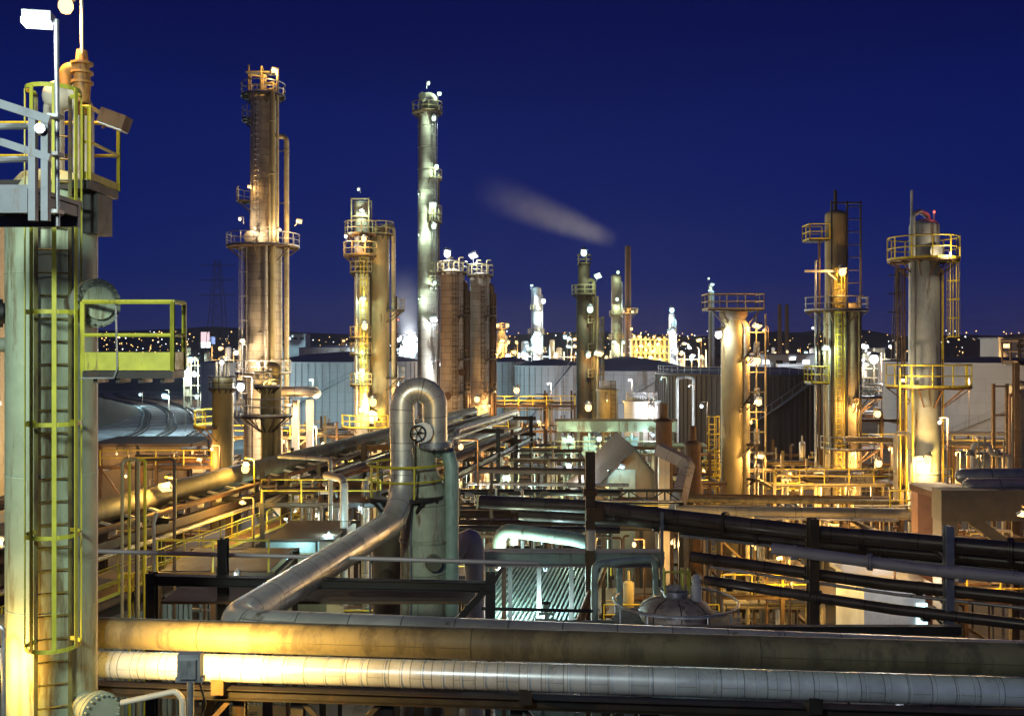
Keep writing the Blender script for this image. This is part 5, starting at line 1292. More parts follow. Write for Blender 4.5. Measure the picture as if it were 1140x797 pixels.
unit('frame of exchangers at the foot of the grey tower', 1004, 1060, 540, 72, 5, 2, 'brown_steel', 18, GOLD, ((1012, 548, 'orange', 600, .12),), 1.0)
unit('low dark frame of pipework under the two long front pipes', 232, 700, 772, 16.5, 4, 2, 'dark_steel', 19, DARKM + ['galv'], ((330, 786, 'yellow', 60, .05), (640, 786, 'white', 40, .05)), .5, 1400, 'dark_steel', over=.0)
unit('second low frame of pipework under the front pipes toward the right edge', 720, 1180, 778, 16.5, 4, 2, 'dark_steel', 20, DARKM + ['galv', 'cream'], ((800, 790, 'cyan', 40, .05), (1000, 790, 'white', 40, .05)), .5, 1400, 'dark_steel', over=.0)
unit('yellow frame of small pipework left of the near column', -40, 10, 560, 30, 4, 3, 'brown_steel', 21, GOLD, ((2, 600, 'orange', 80, .08),), .9)

# ------------------------------------------------------------------ buff pipes level across the right middle
for i, (py, Y, p0, p1, r, m, lb) in enumerate([(569, 50, 752, 1010, .3, 'tan_pipe', 'fat buff pipe running level above the sweeping dark lines'), (556, 56, 760, 1000, .16, 'buff_pipe', 'slimmer buff pipe running level behind the fat buff pipe'), (551, 58, 730, 990, .1, 'brown_steel', 'thin brown line just over the two buff pipes'), (576, 49, 840, 1000, .08, 'silver_thin', 'thin silver line under the fat buff pipe'), (489, 84, 940, 1010, .25, 'tan_pipe', 'buff pipe joining the stepped tower to the grey tower'), (482, 70, 1045, 1160, .14, 'cream', 'upper cream pipe in front of the broad white tank'), (493, 69, 1045, 1160, .16, 'tan_pipe', 'lower tan pipe in front of the broad white tank')]):
    solo('level_pipe', MB().tube([P(p0, py, Y), P(p1, py + (3 if p0 < 900 else 1), Y)], r, 14), MT[m], lb, 'pipe')
solo('upright_loop', MB().tube([V(PX(997, 62), 62, 6), P(997, 482, 62), P(1012, 482, 62), P(1012, 500, 62)], .13, 10), MT['tan_pipe'], 'bright tan pipe bent over at the top beside the grey tower lamps', 'pipe')
th = thing('yellow_guard', 'small yellow guard frame at the foot of the grey tower', 'railing', P(1006, 570, 55))
mb = MB(); railing_path(mb, [P(991, 569, 55), P(1016, 569, 55), P(1016, 569, 57)], 1.15, .05, 1.0, .1); obj('railing', mb, MT['yellow'], th)

# concrete portal with drums on top
Yp = 43.0
th = thing('concrete_portal', 'brown concrete portal frame with a slanting brace at the right edge', 'frame', V(PX(1058, Yp), Yp, 0))
obj('beam', MB().box((PX(1110, Yp), Yp + .5, PZ(563, Yp)), (PX(1172, Yp) - PX(1048, Yp), 1.0, 1.35)), MT['concrete'], th)
obj('column', MB().box((PX(1058, Yp), Yp + .5, PZ(580, Yp) / 2), (.72, .9, PZ(580, Yp))), MT['concrete'], th)
obj('brace', MB().bar((PX(1080, Yp), Yp + .5, PZ(574, Yp)), (PX(1122, Yp), Yp + .5, PZ(606, Yp)), .45, .45), MT['concrete'], th)
obj('slab', MB().box((PX(1106, Yp + 3), Yp + 3.4, 13.05), (5.6, 4.7, .3)), MT['rusty'], th)
for px, py, r, Y, x2, lb in ((1068, 530, .36, 47.2, 1170, 'silver banded drum lying rearmost on the concrete portal slab'), (1076, 541, .35, 45.0, 1170, 'pale silver drum lying on the front edge of the concrete portal slab')):
    a, b = P(px, py, Y), P(x2, py - 1, Y)
    th = thing('lying_drum', lb, 'vessel', a - V(0, 0, r))
    obj('shell', MB().path([a - V(.18, 0, 0), a - V(.1, 0, 0), a + V(.1, 0, 0), b], [r * .3, r * .7, r, r], 20), MT['silver_thin'], th)
    for q in (.25, .7): obj('saddle', MB().box(a.lerp(b, q) - V(0, 0, r * .75), (.25, r * 1.6, r * .9)), MT['rusty'], th)
th = thing('top_piping', 'cream looped piping with valves above the rear drum on the portal', 'piping', P(1095, 530, 48.5))
mb = MB().tube([P(1083, 522, 48.5), P(1083, 495, 48.5), P(1102, 495, 48.5), P(1102, 505, 48.5), P(1124, 507, 48.5), P(1124, 522, 48.5)], .12, 10)
obj('loop', mb, MT['cream'], th)
for px, py in ((1080, 507), (1110, 506)): obj('valve', MB().disc(P(px, py, 48.4), (0, 0, 1), .24, .09, 12).ball(P(px, py - 3, 48.4), .16, 10, 6), MT['tan_pipe'], th)
for px in (1090, 1096, 1118, 1127): obj('riser_pipe', MB().path([P(px, 524, 48.3), P(px, 470 + px % 7 * 4, 48.3)], .05, 8), MT['tan_pipe'], th)
th = thing('brick_pier', 'pinkish brick pier lit orange under the grey tower', 'pier', V(PX(1030, 50), 50, 0))
obj('pier', MB().box((PX(1030, 50), 50.4, PZ(545, 50) / 2), (.75, .8, PZ(545, 50))), MT['brick_wall'], th)
obj('cap', MB().box((PX(1040, 50), 50.4, PZ(543, 50) + .06), (1.6, 1.1, .2)), MT['brown_steel'], th)
lamp_post(P(1138, 573, 37.5), 'orange', 420, 'orange lamp on a pole at the right edge beside the concrete portal', .16, None, 4, .4)
th = thing('white_hut', 'pale blue white hut with a lit window low behind the lowest sweeping pipe', 'hut', V(PX(1000, 56), 56, 0))
x0, x1, zt = PX(962, 46), PX(1030, 46), PZ(652, 46)
obj('wall', MB().box(((x0 + x1) / 2, 48, zt / 2), (x1 - x0, 4, zt)), MT['white'], th)
obj('roof', MB().box(((x0 + x1) / 2, 48, zt + .1), (x1 - x0 + .5, 4.5, .18)), MT['galv'], th)
obj('window', MB().box((PX(1026, 46), 45.97, zt - 1.6), (.5, .08, 1.6)), EM['cyan'], th)
light(th, (PX(995, 46), 43.5, zt + .8), 'white', 140, .2)
# left: flat brown building, and pinkish vessel behind the near column
th = thing('flat_building', 'flat roofed tan building with a lit doorway behind the pipe frame at the left', 'building', V(PX(160, 100), 104, 0))
x0, x1, zt = PX(100, 100), PX(212, 100), PZ(497, 100)
obj('wall', MB().box(((x0 + x1) / 2, 104, zt / 2), (x1 - x0, 8, zt)), MT['shed_wall'], th)
obj('roof', MB().box(((x0 + x1) / 2, 104, zt + .15), (x1 - x0 + .6, 8.6, .3)), MT['shed_roof'], th)
obj('doorway', MB().box((PX(219, 99), 99.6, PZ(512, 99)), (1.2, .8, 2.6)), MT['cream'], th)
lamp(th, P(219, 504, 98), 'orange', 500, .16, P(216, 500, 99.6)); lamp(th, P(130, 505, 98), 'orange', 420, .12, P(130, 500, 99.6))
th = thing('pink_tank', 'tall pale tank tinged pink seen at the picture edge behind the near column', 'tank', V(PX(-140, 42), 42, 0))
obj('shell', MB().lathe((PX(-140, 42), 42, 0), [(6.2, 0), (6.2, PZ(255, 42)), (4, PZ(250, 42)), (.2, PZ(246, 42))], 64), MT['cream'], th)
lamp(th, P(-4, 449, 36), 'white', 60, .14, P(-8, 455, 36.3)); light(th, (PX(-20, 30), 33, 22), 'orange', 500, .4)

# fill lamps added on short poles between the units to brighten towers and pipes
for px, py, Y, c, pw, lb in ((498, 478, 92, 'warm', 8000, 'added warm fill lamp low in front of the banded tower pair'), (646, 512, 88, 'green', 1300, 'added greenish fill lamp under the pale green pipe bridge'), (772, 544, 62, 'warm', 1300, 'added warm fill lamp between the square duct and the capped tower'), (908, 545, 80, 'orange', 4600, 'added orange fill lamp low in front of the stepped tower'), (1064, 506, 100, 'orange', 3200, 'added orange fill lamp behind the portal in front of the broad tank'), (346, 478, 88, 'warm', 9000, 'added warm fill lamp near the raised duct legs'), (408, 492, 84, 'warm', 4500, 'added warm fill lamp in front of the khaki tower foot'), (236, 500, 66, 'orange', 1100, 'added orange fill lamp below the olive drum'), (520, 566, 54, 'white', 700, 'added white fill lamp behind the level dark lines near the vessel'), (640, 575, 50, 'green', 420, 'added greenish fill lamp just left of the stout rusty centre post'), (706, 606, 47, 'orange', 420, 'added orange fill lamp under the first sweeping pipe left of the domed tank'), (868, 622, 46, 'yellow', 520, 'added yellow fill lamp seen between the sweeping pipes near the dark riveted post'), (985, 620, 46, 'orange', 520, 'added orange fill lamp between the sweeping pipes above the white hut'), (1046, 470, 56, 'warm', 2000, 'added warm fill lamp on a pole just right of the grey tower'), (270, 560, 46, 'yellow', 420, 'added yellow fill lamp by the small railed landing of the catwalk'), (836, 470, 76, 'yellow', 500, 'added yellow fill lamp tucked against the capped tower side frame')):
    lamp_post(P(px, py, Y), c, pw, lb, .13, None, 0, .5)
# ------------------------------------------------------------------ storage tanks
def tank(label, p0, p1, top, Y, mat, roof='tank_roof', ribs=0, rise=1.2, group=None, rail=False, name='storage_tank'):
    xc_, r = PX((p0 + p1) / 2, Y), (p1 - p0) / 2 / F * Y
    Yc_ = Y + r * .0
    th = thing(name, label, 'tank', (xc_, Yc_, 0), group)
    zt = PZ(top, Y - r * .9)
    n = 72
    mb = MB().lathe((xc_, Yc_, 0), [(r, 0), (r, zt)], n, False)
    mb.lathe((xc_, Yc_, zt), [(r + .02, -.25), (r + .2, -.25), (r + .2, 0), (r + .02, .02)], n, False)
    obj('shell', mb, MT[mat], th)
    obj('roof', MB().lathe((xc_, Yc_, zt), [(r - .02, .01), (r * .5, rise * .7), (.05, rise)], n), MT[roof], th)
    if ribs:
        rb = MB()
        for k in range(ribs):
            a = 2 * math.pi * k / ribs; q = V(xc_ + (r + .06) * math.cos(a), Yc_ + (r + .06) * math.sin(a), 0)
            if math.sin(a) < .2: rb.bar(q, q + V(0, 0, zt - .3), .12, .10, (math.cos(a), math.sin(a), 0))
        obj('rib', rb, MT[mat], th)
    a = R(-70); q = V(xc_ + (r + .3) * math.cos(a), Yc_ + (r + .3) * math.sin(a), 0)
    mb = MB()
    for s_ in (-.3, .3): mb.bar(q + V(s_, 0, 0), q + V(s_, 0, zt + 1.2), .08)
    for k in range(int(zt / .6)): mb.bar(q + V(-.3, 0, k * .6 + .5), q + V(.3, 0, k * .6 + .5), .05)
    obj('ladder', mb, MT['brown_steel'], th)
    sa = MB()                                   # stair winding up the shell
    for k in range(60):
        b0, b1 = R(-150 + k * 1.5), R(-150 + (k + 1) * 1.5); z0, z1 = zt * k / 60, zt * (k + 1) / 60
        f0, f1 = [V(xc_ + (r + .5) * math.cos(b_), Yc_ + (r + .5) * math.sin(b_), z_) for b_, z_ in ((b0, z0), (b1, z1))]
        sa.bar(f0, f1, .8, .1); sa.bar(f0 + V(0, 0, 1.1), f1 + V(0, 0, 1.1), .07)
        if k % 4 == 0: sa.bar(f0, f0 + V(0, 0, 1.1), .06)
    if r > 6: obj('stair', sa, MT['galv'], th)
    if rail:
        mb = MB(); mb.arc((xc_, Yc_, zt + 1.1), r - .3, .05, 180, 360, 40); mb.arc((xc_, Yc_, zt + .6), r - .3, .04, 180, 360, 40)
        for k in range(30): b = R(180 + k * 6); mb.path([(xc_ + (r - .3) * math.cos(b), Yc_ + (r - .3) * math.sin(b), zt), (xc_ + (r - .3) * math.cos(b), Yc_ + (r - .3) * math.sin(b), zt + 1.1)], .04, 5)
        obj('railing', mb, MT['galv'], th)
    mb = MB().disc((xc_ + r * .3, Yc_, zt + rise * .6), (0, 0, 1), .5, .8, 12); obj('roof_vent', mb, MT['galv'], th)
    return th
tank('broad white tank filling the right distance behind the grey tower', 985, 1215, 404, 205, 'tank_white', 'tank_dark', 0, 1.0, None, False)
tank('dark brown ribbed tank behind the khaki capped tower', 731, 932, 417, 158, 'tank_dark', 'tank_roof', 110, 1.0, None, True)
tank('pale ribbed tank with a violet roof behind the two small drums', 622, 772, 413, 225, 'tank_white', 'tank_roof', 44, 3.0)
tank('white ribbed tank in the centre behind the orange lamp frame', 573, 652, 407, 215, 'tank_white', 'tank_roof', 34, 1.4)
tank('white tank half hidden by the narrow banded tower', 540, 592, 403, 238, 'tank_white', 'tank_roof', 24, 1.2)
tank('wide blue grey tank behind the khaki tower', 300, 474, 403, 250, 'tank_white', 'tank_roof', 70, 2.4)
tank('farther white tank showing above the wide blue grey tank', 334, 412, 387, 400, 'far_pale', 'tank_roof', 24, 1.0)
tank('small blue tank behind the olive drum at the left', 224, 262, 404, 300, 'far_pale', 'tank_roof', 20, .8)
for p0, p1, top, Y, m, lb, lp in ((665, 688, 434, 128, 'khaki_vessel', 'small drum with a yellow lit top left of the bright white drum', (676, 446, 'yellow', 350)), (695, 734, 447, 124, 'tank_white', 'small bright white drum between the yellow topped drum and the dark tank', (726, 454, 'white', 2200))):
    th = tank(lb, p0, p1, top, Y, m, 'khaki_vessel', 0, .6, None, True, 'small_drum')
    lamp(th, P(lp[0], lp[1], Y - 3.4), lp[2], lp[3], .12, P(lp[0], lp[1] - 6, Y - 2.4))

# ------------------------------------------------------------------ lamp poles
posts = [(268, 430, 72, 'white', 3200, .36, 'brilliant white lamp on a pole between the olive drum and the tan tower'),
         (973, 399, 100, 'white', 4500, .55, 'brilliant white lamp just left of the grey tower over the broad tank'),
         (184, 442, 225, 'cyan', 13000, .8, 'white lamp on a tall pole over the curving rail tracks'),
         (156, 439, 330, 'cyan', 3000, .6, 'low bluish lamp beyond the mound under the yellow railed side platform'),
         (212, 400, 180, 'cyan', 8000, .7, 'bluish white lamp at the end of the yellow railed side platform'),
         (210, 416, 230, 'white', 7000, .5, 'small paired white lamp below the bluish lamp by the side platform'),
         (219, 441, 205, 'cyan', 6000, .6, 'pale lamp on a pole left of the olive drum foot'),
         (565, 396, 260, 'white', 7000, .7, 'white lamp over the white tank half hidden by the narrow tower'),
         (582, 397, 260, 'orange', 4000, .5, 'orange lamp next to the white lamp over the half hidden tank'),
         (629, 375, 330, 'cyan', 5000, .8, 'cyan lamp left of the dark brown tower near the horizon'),
         (634, 377, 330, 'cyan', 3000, .6, 'dimmer cyan lamp tucked beside its brighter twin near the horizon'),
         (640, 378, 300, 'orange', 4000, .6, 'orange lamp just left of the dark brown tower near the horizon'),
         (634, 386, 310, 'cyan', 3000, .5, 'small lower cyan lamp under the horizon trio'),
         (636, 397, 255, 'orange', 2500, .4, 'small orange lamp at the roof edge of the centre white tank'),
         (778, 379, 330, 'yellow', 7000, .8, 'hazy yellow lamp left of the khaki capped tower near the horizon'),
         (905, 365, 400, 'white', 3000, .6, 'lonely white lamp near the horizon left of the stepped tower'),
         (889, 390, 380, 'orange', 3000, .55, 'orange lamp near the horizon behind the dark tank'),
         (851, 368, 200, 'orange', 1200, .4, 'small orange lamp right of the topmost frame lamp of the capped tower'),
         (781, 452, 136, 'white', 500, .3, 'small white lamp against the dark ribbed tank'),
         (736, 422, 132, 'cyan', 700, .12, 'bluish lamp grazing the top edge of the dark ribbed tank'),
         (767, 430, 134, 'white', 500, .12, 'faint lamp on the bright ladder pole of the dark ribbed tank'),
         (600, 372, 128, 'orange', 0, .01, '')]
for px, py, Y, c, pw, r, lb in posts:
    if not lb: continue
    lamp_post(P(px, py, Y), c, pw, lb, r, None, 0, .8 if px not in (210,) else -.8)
for px, y0, lb in ((754, 421, 'bright white pipe climbing the dark ribbed tank, the farther of the two'), (772, 421, 'bright white pipe climbing the dark ribbed tank, the one nearer the capped tower')):
    solo('tank_pipe', MB().tube([P(px, 500, 138), P(px, y0, 138), P(763, y0 - 1, 139)], .22, 8), MT['white'], lb, 'pipe')
# pole lamps added in the tank farm to brighten the tank walls
for px, py, Y, c, pw, lb in ((345, 424, 205, 'cyan', 10000, 'added pole lamp in front of the wide blue grey tank'), (440, 426, 200, 'cyan', 8000, 'added pole lamp by the wide blue grey tank beside the arched pipe'), (610, 428, 178, 'white', 11000, 'added pole lamp in front of the centre white tank'), (700, 424, 185, 'white', 11000, 'added pole lamp in front of the violet roofed tank'), (1075, 424, 158, 'warm', 12000, 'added pole lamp in front of the broad white tank'), (1135, 430, 150, 'warm', 9000, 'added pole lamp at the far right of the broad white tank')):
    lamp_post(P(px, py, Y), c, pw, lb, .12, None, 0, .6)

# ------------------------------------------------------------------ glowing far plant, sheds, sign, pylon
th = thing('far_plant', 'glowing yellow far plant of open floors and lamps right of the thin chimney', 'plant', V(PX(725, 300), 304, 0))
rd = random.Random(5)
x0, x1 = PX(703, 300), PX(745, 300)
for k, py in enumerate((378, 386, 393, 400)): obj('floor_deck', MB().box(((x0 + x1) / 2, 304, PZ(py, 300)), (x1 - x0, 8, .35)), MT['far_tan'], th)
for i in range(9): obj('post', MB().box((x0 + (x1 - x0) * i / 8, 300.2, PZ(373 + rd.randrange(8), 300) / 2), (.4, .4, PZ(373 + rd.randrange(8), 300))), MT['far_tan'], th)
for i in range(9): obj('vessel', MB().lathe((x0 + (x1 - x0) * (i + .5) / 9, 303, 0), [(.8, 0), (.8, PZ(376 + rd.randrange(16), 300)), (.2, PZ(375, 300))], 10), MT['far_tan' if i % 2 else 'far_pale'], th)
for px, py, pw in ((703, 366, 2500), (706, 375, 2500), (712, 375, 1200), (728, 375, 2500), (734, 378, 1500), (714, 386, 3000), (722, 384, 1500), (709, 391, 3000), (733, 384, 1500), (719, 391, 4000), (727, 392, 2500), (713, 401, 6000), (725, 401, 6000), (739, 391, 2000), (735, 402, 3000)):
    lamp(th, P(px, py, 298), 'yellow' if pw > 2600 else 'orange', pw, .5 if pw < 5000 else .9)
th = thing('lit_sign', 'bright white and pink lit billboard near the horizon at the left', 'sign', V(PX(229, 600), 600, 0))
m_pink = emit('sign_face_pink', (1, .72, .78), 1.1); m_blue = emit('sign_face_blue', (.35, .5, 1), 1.2)
obj('face', MB().box(P(228.5, 376, 600), (5.2, .4, 7)), m_pink, th)
obj('lower_face', MB().box(P(229, 384, 599.5), (5.4, .4, 3.2)), EM['white'], th)
obj('side_face', MB().box(P(237, 379, 600), (2.6, .4, 4.4)), m_blue, th)
for px in (226, 232): obj('post', MB().box(V(PX(px, 600), 600, PZ(386, 600) / 2), (.5, .5, PZ(386, 600))), MT['dark_steel'], th)
obj('backing', MB().box(P(231, 380, 600.6), (11, .5, 9)), MT['dark_steel'], th)
def pylon(label, px, Y, top, w, mat='brown_steel'):
    th = thing('lattice_pylon', label, 'pylon', (PX(px, Y), Y, 0)); zt = PZ(top, Y); mb = MB(); b = w / F * Y / 2; x = PX(px, Y)
    def hw(z): return b * (1 - .78 * min(1, z / zt))
    zs = [zt * k / 12 for k in range(13)]
    for sx in (-1, 1):
        for sy in (-1, 1): mb.bar((x + sx * b, Y + sy * b, 0), (x + sx * hw(zt), Y + sy * hw(zt), zt), .22)
    for z0, z1 in zip(zs, zs[1:]):
        for sy in (-1, 1):
            mb.bar((x - hw(z0), Y + sy * hw(z0), z0), (x + hw(z1), Y + sy * hw(z1), z1), .14); mb.bar((x + hw(z0), Y + sy * hw(z0), z0), (x - hw(z1), Y + sy * hw(z1), z1), .14)
    obj('lattice', mb, MT[mat], th)
    for k in (.72, .84, .96):
        obj('cross_arm', MB().bar((x - b * 1.5, Y, zt * k), (x + b * 1.5, Y, zt * k), .3, .3), MT[mat], th)
    return th
pylon('lattice power pylon standing dark against the sky left of the tan tower', 242, 520, 290, 26)
pylon('slim lattice mast dark against the sky behind the grey tower', 999, 260, 300, 14)
p = pylon('faint lattice mast with red lamps between the khaki tower and the tallest tower', 443, 480, 336, 10)
for py in (344, 350, 356): lamp(p, P(443, py, 478), 'red', 60, .55)
for px, lb in ((868, 'left of two thin dark stacks beyond the dark tank'), (876, 'right of two thin dark stacks beyond the dark tank')):
    solo('far_stack', MB().lathe((PX(px, 420), 420, 0), [(1.1, 0), (.8, PZ(340, 420)), (.9, PZ(339, 420))], 12), MT['rusty'], lb, 'stack')
for p0, p1, top, Y, m, lb, lit in ((300, 330, 379, 520, 'far_pale', 'far flat roofed blue white building behind the tan tower', 'cyan'), (318, 340, 372, 500, 'far_pale', 'far taller pale block beside the flat blue white building', 'cyan'), (845, 905, 395, 300, 'far_pale', 'long low pale lit building behind the dark tank', 'white'), (1112, 1160, 377, 300, 'tank_white', 'glaring orange lit building block at the right horizon', 'orange'), (380, 396, 376, 700, 'far_tan', 'low orange lit block on the horizon left of the khaki tower', 'orange'), (930, 985, 388, 420, 'far_tan', 'far flat building by the horizon behind the stepped tower', 'white'), (495, 540, 392, 420, 'far_tan', 'far flat building behind the banded towers', 'orange')):
    th = thing('far_building', lb, 'building', V(PX((p0 + p1) / 2, Y), Y, 0))
    x0, x1, zt = PX(p0, Y), PX(p1, Y), PZ(top, Y)
    obj('wall', MB().box(((x0 + x1) / 2, Y + 6, zt / 2), (x1 - x0, 12, zt)), MT[m], th)
    obj('roof', MB().box(((x0 + x1) / 2, Y + 6, zt + .2), (x1 - x0 + 1, 13, .4)), MT['tank_roof'], th)
    n = max(3, int((x1 - x0) / 4)); 
    for i in range(n): obj('window', MB().box((x0 + (x1 - x0) * (i + .5) / n, Y - .03, zt - 2.2), ((x1 - x0) / n * .5, .1, 1.1)), MT['black'] if i % 3 else EM['orange' if lit == 'orange' else 'white'], th)
    lamp(th, V((x0 + x1) / 2, Y - 7, zt - 1), lit, 40000 if lit == 'orange' and Y < 400 else 4000, .5 if Y > 350 else 1.0, V((x0 + x1) / 2, Y - .2, zt))

# ------------------------------------------------------------------ ground, hills, tracks, distant town
mb = MB(); N = 60
mb.v += [V(-3500, -200, 0), V(3500, -200, 0), V(3500, 3600, 0), V(-3500, 3600, 0)]; mb.face((0, 1, 2, 3)); struct('ground', mb, MT['asphalt'])
mb = MB(); mb.v += [V(-165, 190, .004), V(-52, 190, .004), V(-62, 290, .004), V(-95, 440, .004), V(-330, 440, .004)]; mb.face((0, 1, 2, 3, 4)); struct('gravel_yard', mb, MT['gravel'])
# grassy mound beside the tracks
mb = MB(); n = 40; xm, ym = -122, 268
for j in range(n + 1):
    for i in range(n + 1):
        u, v_ = i / n * 2 - 1, j / n * 2 - 1; d = math.hypot(u, v_)
        z = 5.6 * max(0, 1 - d * d) ** 1.2 + (.8 * math.sin(i * 1.9) * math.cos(j * 1.3) if d < .95 else 0) * (1 - min(1, d))
        mb.v.append(V(xm + u * 17 - v_ * 14, ym + v_ * 70, z - .05 if d > .98 else z + .01))
for j in range(n):
    for i in range(n): k = j * (n + 1) + i; mb.face((k, k + 1, k + n + 2, k + n + 1))
struct('mound', mb, MT['soil'])
TRK = [V(-168, 415, 0), V(-150, 378, 0), V(-128, 345, 0), V(-106, 300, 0), V(-92, 262, 0), V(-82, 232, 0), V(-78, 205, 0), V(-80, 180, 0)]
def curve_pt(t, off):   # plan of the curving tracks: a smooth line through TRK, shifted sideways
    s_ = t * (len(TRK) - 1); i = min(len(TRK) - 2, int(s_)); f = s_ - i
    p0, p1, p2, p3 = TRK[max(0, i - 1)], TRK[i], TRK[i + 1], TRK[min(len(TRK) - 1, i + 2)]
    q = ((p1 * 2) + (p2 - p0) * f + (p0 * 2 - p1 * 5 + p2 * 4 - p3) * f * f + (p1 * 3 - p0 - p2 * 3 + p3) * f ** 3) * .5
    d = (p2 - p1).lerp((p3 - p1) * .5, f).normalized()
    return q + V(-d.y, d.x, 0) * off
for j, off in enumerate((-5, 1.5, 8)):
    th = thing('rail_track', ('innermost curved rail track beside the dark mound', 'middle curved rail track under the tall pole lamp', 'outermost curved rail track under the tall pole lamp')[j], 'rail track', curve_pt(.3, off))
    for g in (-.72, .72):
        pts = [curve_pt(k / 60, off + g) + V(0, 0, .22) for k in range(61)]
        mb = MB()
        for a, b in zip(pts, pts[1:]): mb.bar(a, b, .2, .22)
        obj('rail', mb, MT['rail_steel'], th)
    mb = MB()
    for k in range(330):
        a, b = curve_pt(k / 330, off - 1.3), curve_pt(k / 330, off + 1.3); mb.bar(a + V(0, 0, .06), b + V(0, 0, .06), .3, .12)
    obj('sleeper', mb, MT['dark_steel'], th)
def ridge(name, Y, dep, hs, x0, x1, sd, mat='hill'):
    rd = random.Random(sd); n = 90; mb = MB(); ph = [rd.uniform(0, 6) for _ in range(5)]
    for j in range(9):
        v_ = j / 8
        for i in range(n + 1):
            u = i / n; x = x0 + (x1 - x0) * u
            h = hs(u) * (1 + .12 * math.sin(u * 23 + ph[0]) + .07 * math.sin(u * 57 + ph[1]) + .03 * rd.uniform(-1, 1))
            mb.v.append(V(x, Y + dep * v_, max(-1, h * math.sin(math.pi * min(1, v_ * .98 + .02)) ** .8 - 1)))
    for j in range(8):
        for i in range(n): k = j * (n + 1) + i; mb.face((k, k + 1, k + n + 2, k + n + 1))
    return struct(name, mb, MT[mat])
ridge('far_hills', 2400, 900, lambda u: 52 + 12 * math.sin(u * 5 + .4), -2200, 2400, 3)
ridge('near_hill', 1500, 500, lambda u: 18 + 26 * max(0, math.sin(u * 3.1)) * (1 if u > .3 else .6), -200, 1400, 5)
def far_unit(label, p0, p1, top, Y, seed, cols, n, pw, mat='far_tan'):
    rd = random.Random(seed); x0, x1 = PX(p0, Y), PX(p1, Y); zt = PZ(top, Y)
    th = thing('far_unit', label, 'process unit', ((x0 + x1) / 2, Y, 0))
    nf = 4
    for k in range(nf): obj('floor_deck', MB().box(((x0 + x1) / 2, Y + 3, zt * (k + 1.2) / (nf + 1.2)), (x1 - x0, 6, .3)), MT[mat], th)
    m = max(4, int((x1 - x0) / 4))
    for i in range(m + 1): obj('post', MB().box((x0 + (x1 - x0) * i / m, Y, zt / 2 * rd.uniform(.8, 1.1)), (.35, .35, zt * rd.uniform(.85, 1.1))), MT[mat], th)
    for i in range(m):
        h = zt * rd.uniform(.5, 1.18); r_ = rd.uniform(.5, 1.3)
        obj('vessel', MB().lathe((x0 + (x1 - x0) * rd.random(), Y + 2, 0), [(r_, 0), (r_, h), (r_ * .6, h + r_ * .4), (.1, h + r_ * .5)], 12), MT[rd.choice((mat, 'far_pale', 'far_tan'))], th)
    for i in range(n):
        lamp(th, V(rd.uniform(x0, x1), Y - 2.5, zt * rd.uniform(.45, 1.12)), rd.choice(cols), pw * rd.uniform(.4, 1.3), rd.uniform(.35, .95) * Y / 330)
    return th
far_unit('far cluster of orange and white lamps between the side platform and the olive drum', 205, 236, 396, 320, 1, ('white', 'orange', 'cyan'), 9, 3000)
far_unit('far cluster of lamps in front of the hills just left of the tan tower', 236, 268, 390, 360, 2, ('orange', 'orange', 'white'), 8, 3000)
far_unit('far blue white glaring plant seen between the khaki tower and the tallest tower', 440, 466, 382, 400, 3, ('cyan', 'white', 'white'), 12, 6000, 'far_pale')
far_unit('far blue lit plant around the foot of the pale far tower', 578, 612, 384, 330, 4, ('cyan', 'cyan', 'white'), 9, 3500, 'far_pale')
far_unit('far orange lit plant between the narrow banded tower and the pale far tower', 546, 576, 384, 350, 5, ('orange', 'yellow', 'orange'), 9, 3000)
far_unit('far dim plant between the pale far tower and the dark brown tower', 612, 644, 386, 360, 6, ('cyan', 'orange', 'white'), 8, 2500)
far_unit('far yellow plant around the far yellowish tower foot', 672, 702, 386, 330, 7, ('yellow', 'orange', 'green'), 9, 3500)
far_unit('far white and blue lit plant right of the slim white far tower', 754, 786, 388, 340, 8, ('white', 'cyan', 'orange'), 9, 3000, 'far_pale')
far_unit('far dim plant low on the horizon beyond the dark tank', 848, 912, 394, 360, 9, ('white', 'orange', 'cyan'), 9, 2500, 'far_pale')
far_unit('far plant of scattered lamps between the stepped tower and the grey tower', 950, 1008, 390, 380, 10, ('white', 'orange', 'white'), 9, 2500)
rd = random.Random(21); mbo, mbw = MB(), MB()
for k in range(640):
    Y = rd.uniform(900, 2300); px = rd.uniform(-20, 1160) if k % 3 else rd.choice((rd.gauss(160, 35), rd.gauss(1060, 30), rd.gauss(720, 60)))
    py = rd.uniform(368, 394) + (0 if Y > 1500 else 3); r = rd.uniform(.3, .95) * Y / 1500
    (mbo if rd.random() < .72 else mbw).ball(P(px, py, Y), r, 6, 4)
m1, m2 = emit('town_orange', OR, 5), emit('town_white', WH, 4)
for nm_, mb, m in (('distant_town_lights', mbo, m1), ('distant_street_lights', mbw, m2)):
    o_ = obj(nm_, mb, m); tag(o_, 'scattered tiny %s town lights along the hills' % ('orange' if mb is mbo else 'white'), 'town lights', None, 'stuff')
